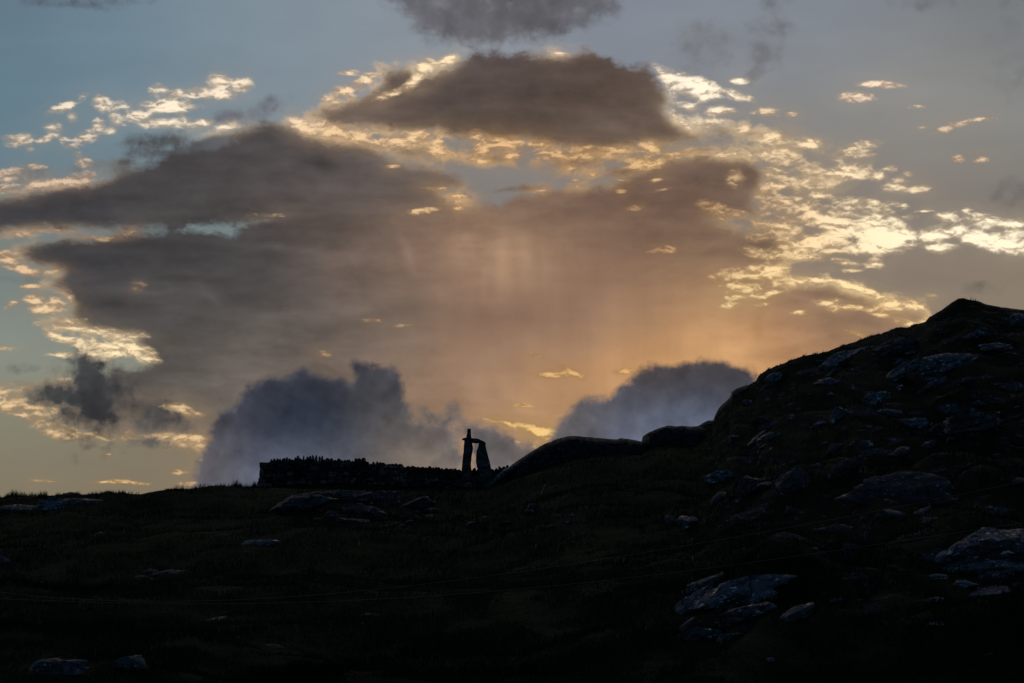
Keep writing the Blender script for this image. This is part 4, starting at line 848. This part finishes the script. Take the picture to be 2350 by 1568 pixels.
post(1570,1284,1572,1279,1.8,'broken pale stake left of the stake between the wires',PG)
post(1482,1452,1483,1438,1.8,'thin stake left of the lower right outcrop',PG)
post(218,1512,218,1484,2.4,'dark stake beside the bottom left rocks',PG, M_rockd)
post(1430,1287,1431,1282,1.8,'short stub of a stake above the lower wire',PG)

def wire(pts, label, D0=34.0):
    xs = [p[0] for p in pts]; ys = [p[1] for p in pts]
    c = np.polyfit(xs, ys, 4); X = np.linspace(-260, 2620, 150); Y = np.polyval(c, X)
    Y = np.where(X < 0, np.polyval(c, 0) + X * np.polyval(np.polyder(c), 0), Y)
    Y = np.where(X > 2350, np.polyval(c, 2350) + (X - 2350) * np.polyval(np.polyder(c), 2350), Y)
    P = px_point(X, Y, D0 + 0 * X); P[:, 1] = P[:, 1] * (1 + 0 * X)
    n = 6; v = []
    for p in P:
        for j in range(n):
            t = j * 2 * math.pi / n; v.append(p + np.array([0, math.cos(t), math.sin(t)]) * .0029)
    o = mesh_obj('overhead_wire', np.array(v), grid_faces(len(P), n, True), M_wire, None, True)
    tag(o, label, 'wire', 'overhead wires across the slope')
wire([(0,1358),(111,1370),(200,1377),(300,1382),(480,1379),(658,1369),(800,1357),(1036,1332),(1260,1305),(1504,1265),(1685,1233),(1962,1181),(2179,1140),(2350,1105)], 'upper of two thin wires, climbing steeply towards the right', 34)
wire([(0,1374),(180,1382),(330,1383),(510,1386),(658,1384),(844,1377),(1124,1358),(1324,1338),(1504,1320),(1799,1279),(2179,1227),(2350,1199)], 'lower of two thin wires, climbing gently towards the right', 34.6)

# ------------------------------------------------------------------ grass
def build_grass():
    n = 230000
    X = rng.uniform(-120, 2480, n); s = rng.uniform(0, 1, n); Rr = np.interp(X, RX, RR)
    r = 1 / (1 / Rr + s * (1 / 54.0 - 1 / Rr)); d = px_dir(X, np.full(n, 1100.)); h = np.hypot(d[:, 0], d[:, 1])
    x = d[:, 0] / h * r; y = d[:, 1] / h * r
    cl = fbm(np.stack([x / 1.2, y / 1.2, 0 * x], -1), 3, 41)
    hg = np.clip(.10 + .30 * (cl + .15), .03, .40) * rng.uniform(.5, 1.3, n)
    edge = (Rr - r) < 3; hg = np.where(edge, hg * .35, hg)
    # skyline fringe: fine, uneven stems
    spans = [(-100, 110, 1700, .30), (110, 330, 900, .20), (330, 500, 700, .12), (485, 520, 260, .30), (518, 592, 900, .42), (1640, 1760, 700, .10), (1740, 2140, 6500, .17), (2140, 2460, 2500, .08), (1180, 1640, 250, .06)]
    for (a, b, k, hh) in spans:
        Xs = rng.uniform(a, b, k)
        dens = fbm(np.stack([Xs / 9, 0 * Xs, 0 * Xs], -1), 3, 55); Rs = np.interp(Xs, RX, RR) + rng.uniform(-1.6, .8, k); ds = px_dir(Xs, np.full(k, 1000.)); hs = np.hypot(ds[:, 0], ds[:, 1])
        x = np.append(x, ds[:, 0] / hs * Rs); y = np.append(y, ds[:, 1] / hs * Rs); hg = np.append(hg, hh * np.clip(.55 + dens * 1.5, .12, 1.25) * rng.uniform(.35, 1.15, k) ** 1.3)
    N_ = len(x); z = height(x, y) - .02
    lean = rng.normal(0, .28, N_) + .15; ly = rng.normal(0, .25, N_); ang_ = rng.uniform(-.9, .9, N_)
    wd = np.where(np.arange(N_) < n, rng.uniform(.010, .028, N_), rng.uniform(.006, .014, N_))
    ux, uy = np.cos(ang_) * wd, np.sin(ang_) * wd
    v = np.empty((N_, 3, 3), np.float32)
    v[:, 0] = np.stack([x - ux, y - uy, z], -1); v[:, 1] = np.stack([x + ux, y + uy, z], -1); v[:, 2] = np.stack([x + lean * hg, y + ly * hg, z + hg], -1)
    f = np.arange(N_ * 3).reshape(-1, 3)
    o = mesh_obj('grass', v.reshape(-1, 3), f, M_grass)
    tag(o, 'rough dark grass covering the slope and fringing the skyline', None, None, 'stuff')
build_grass()
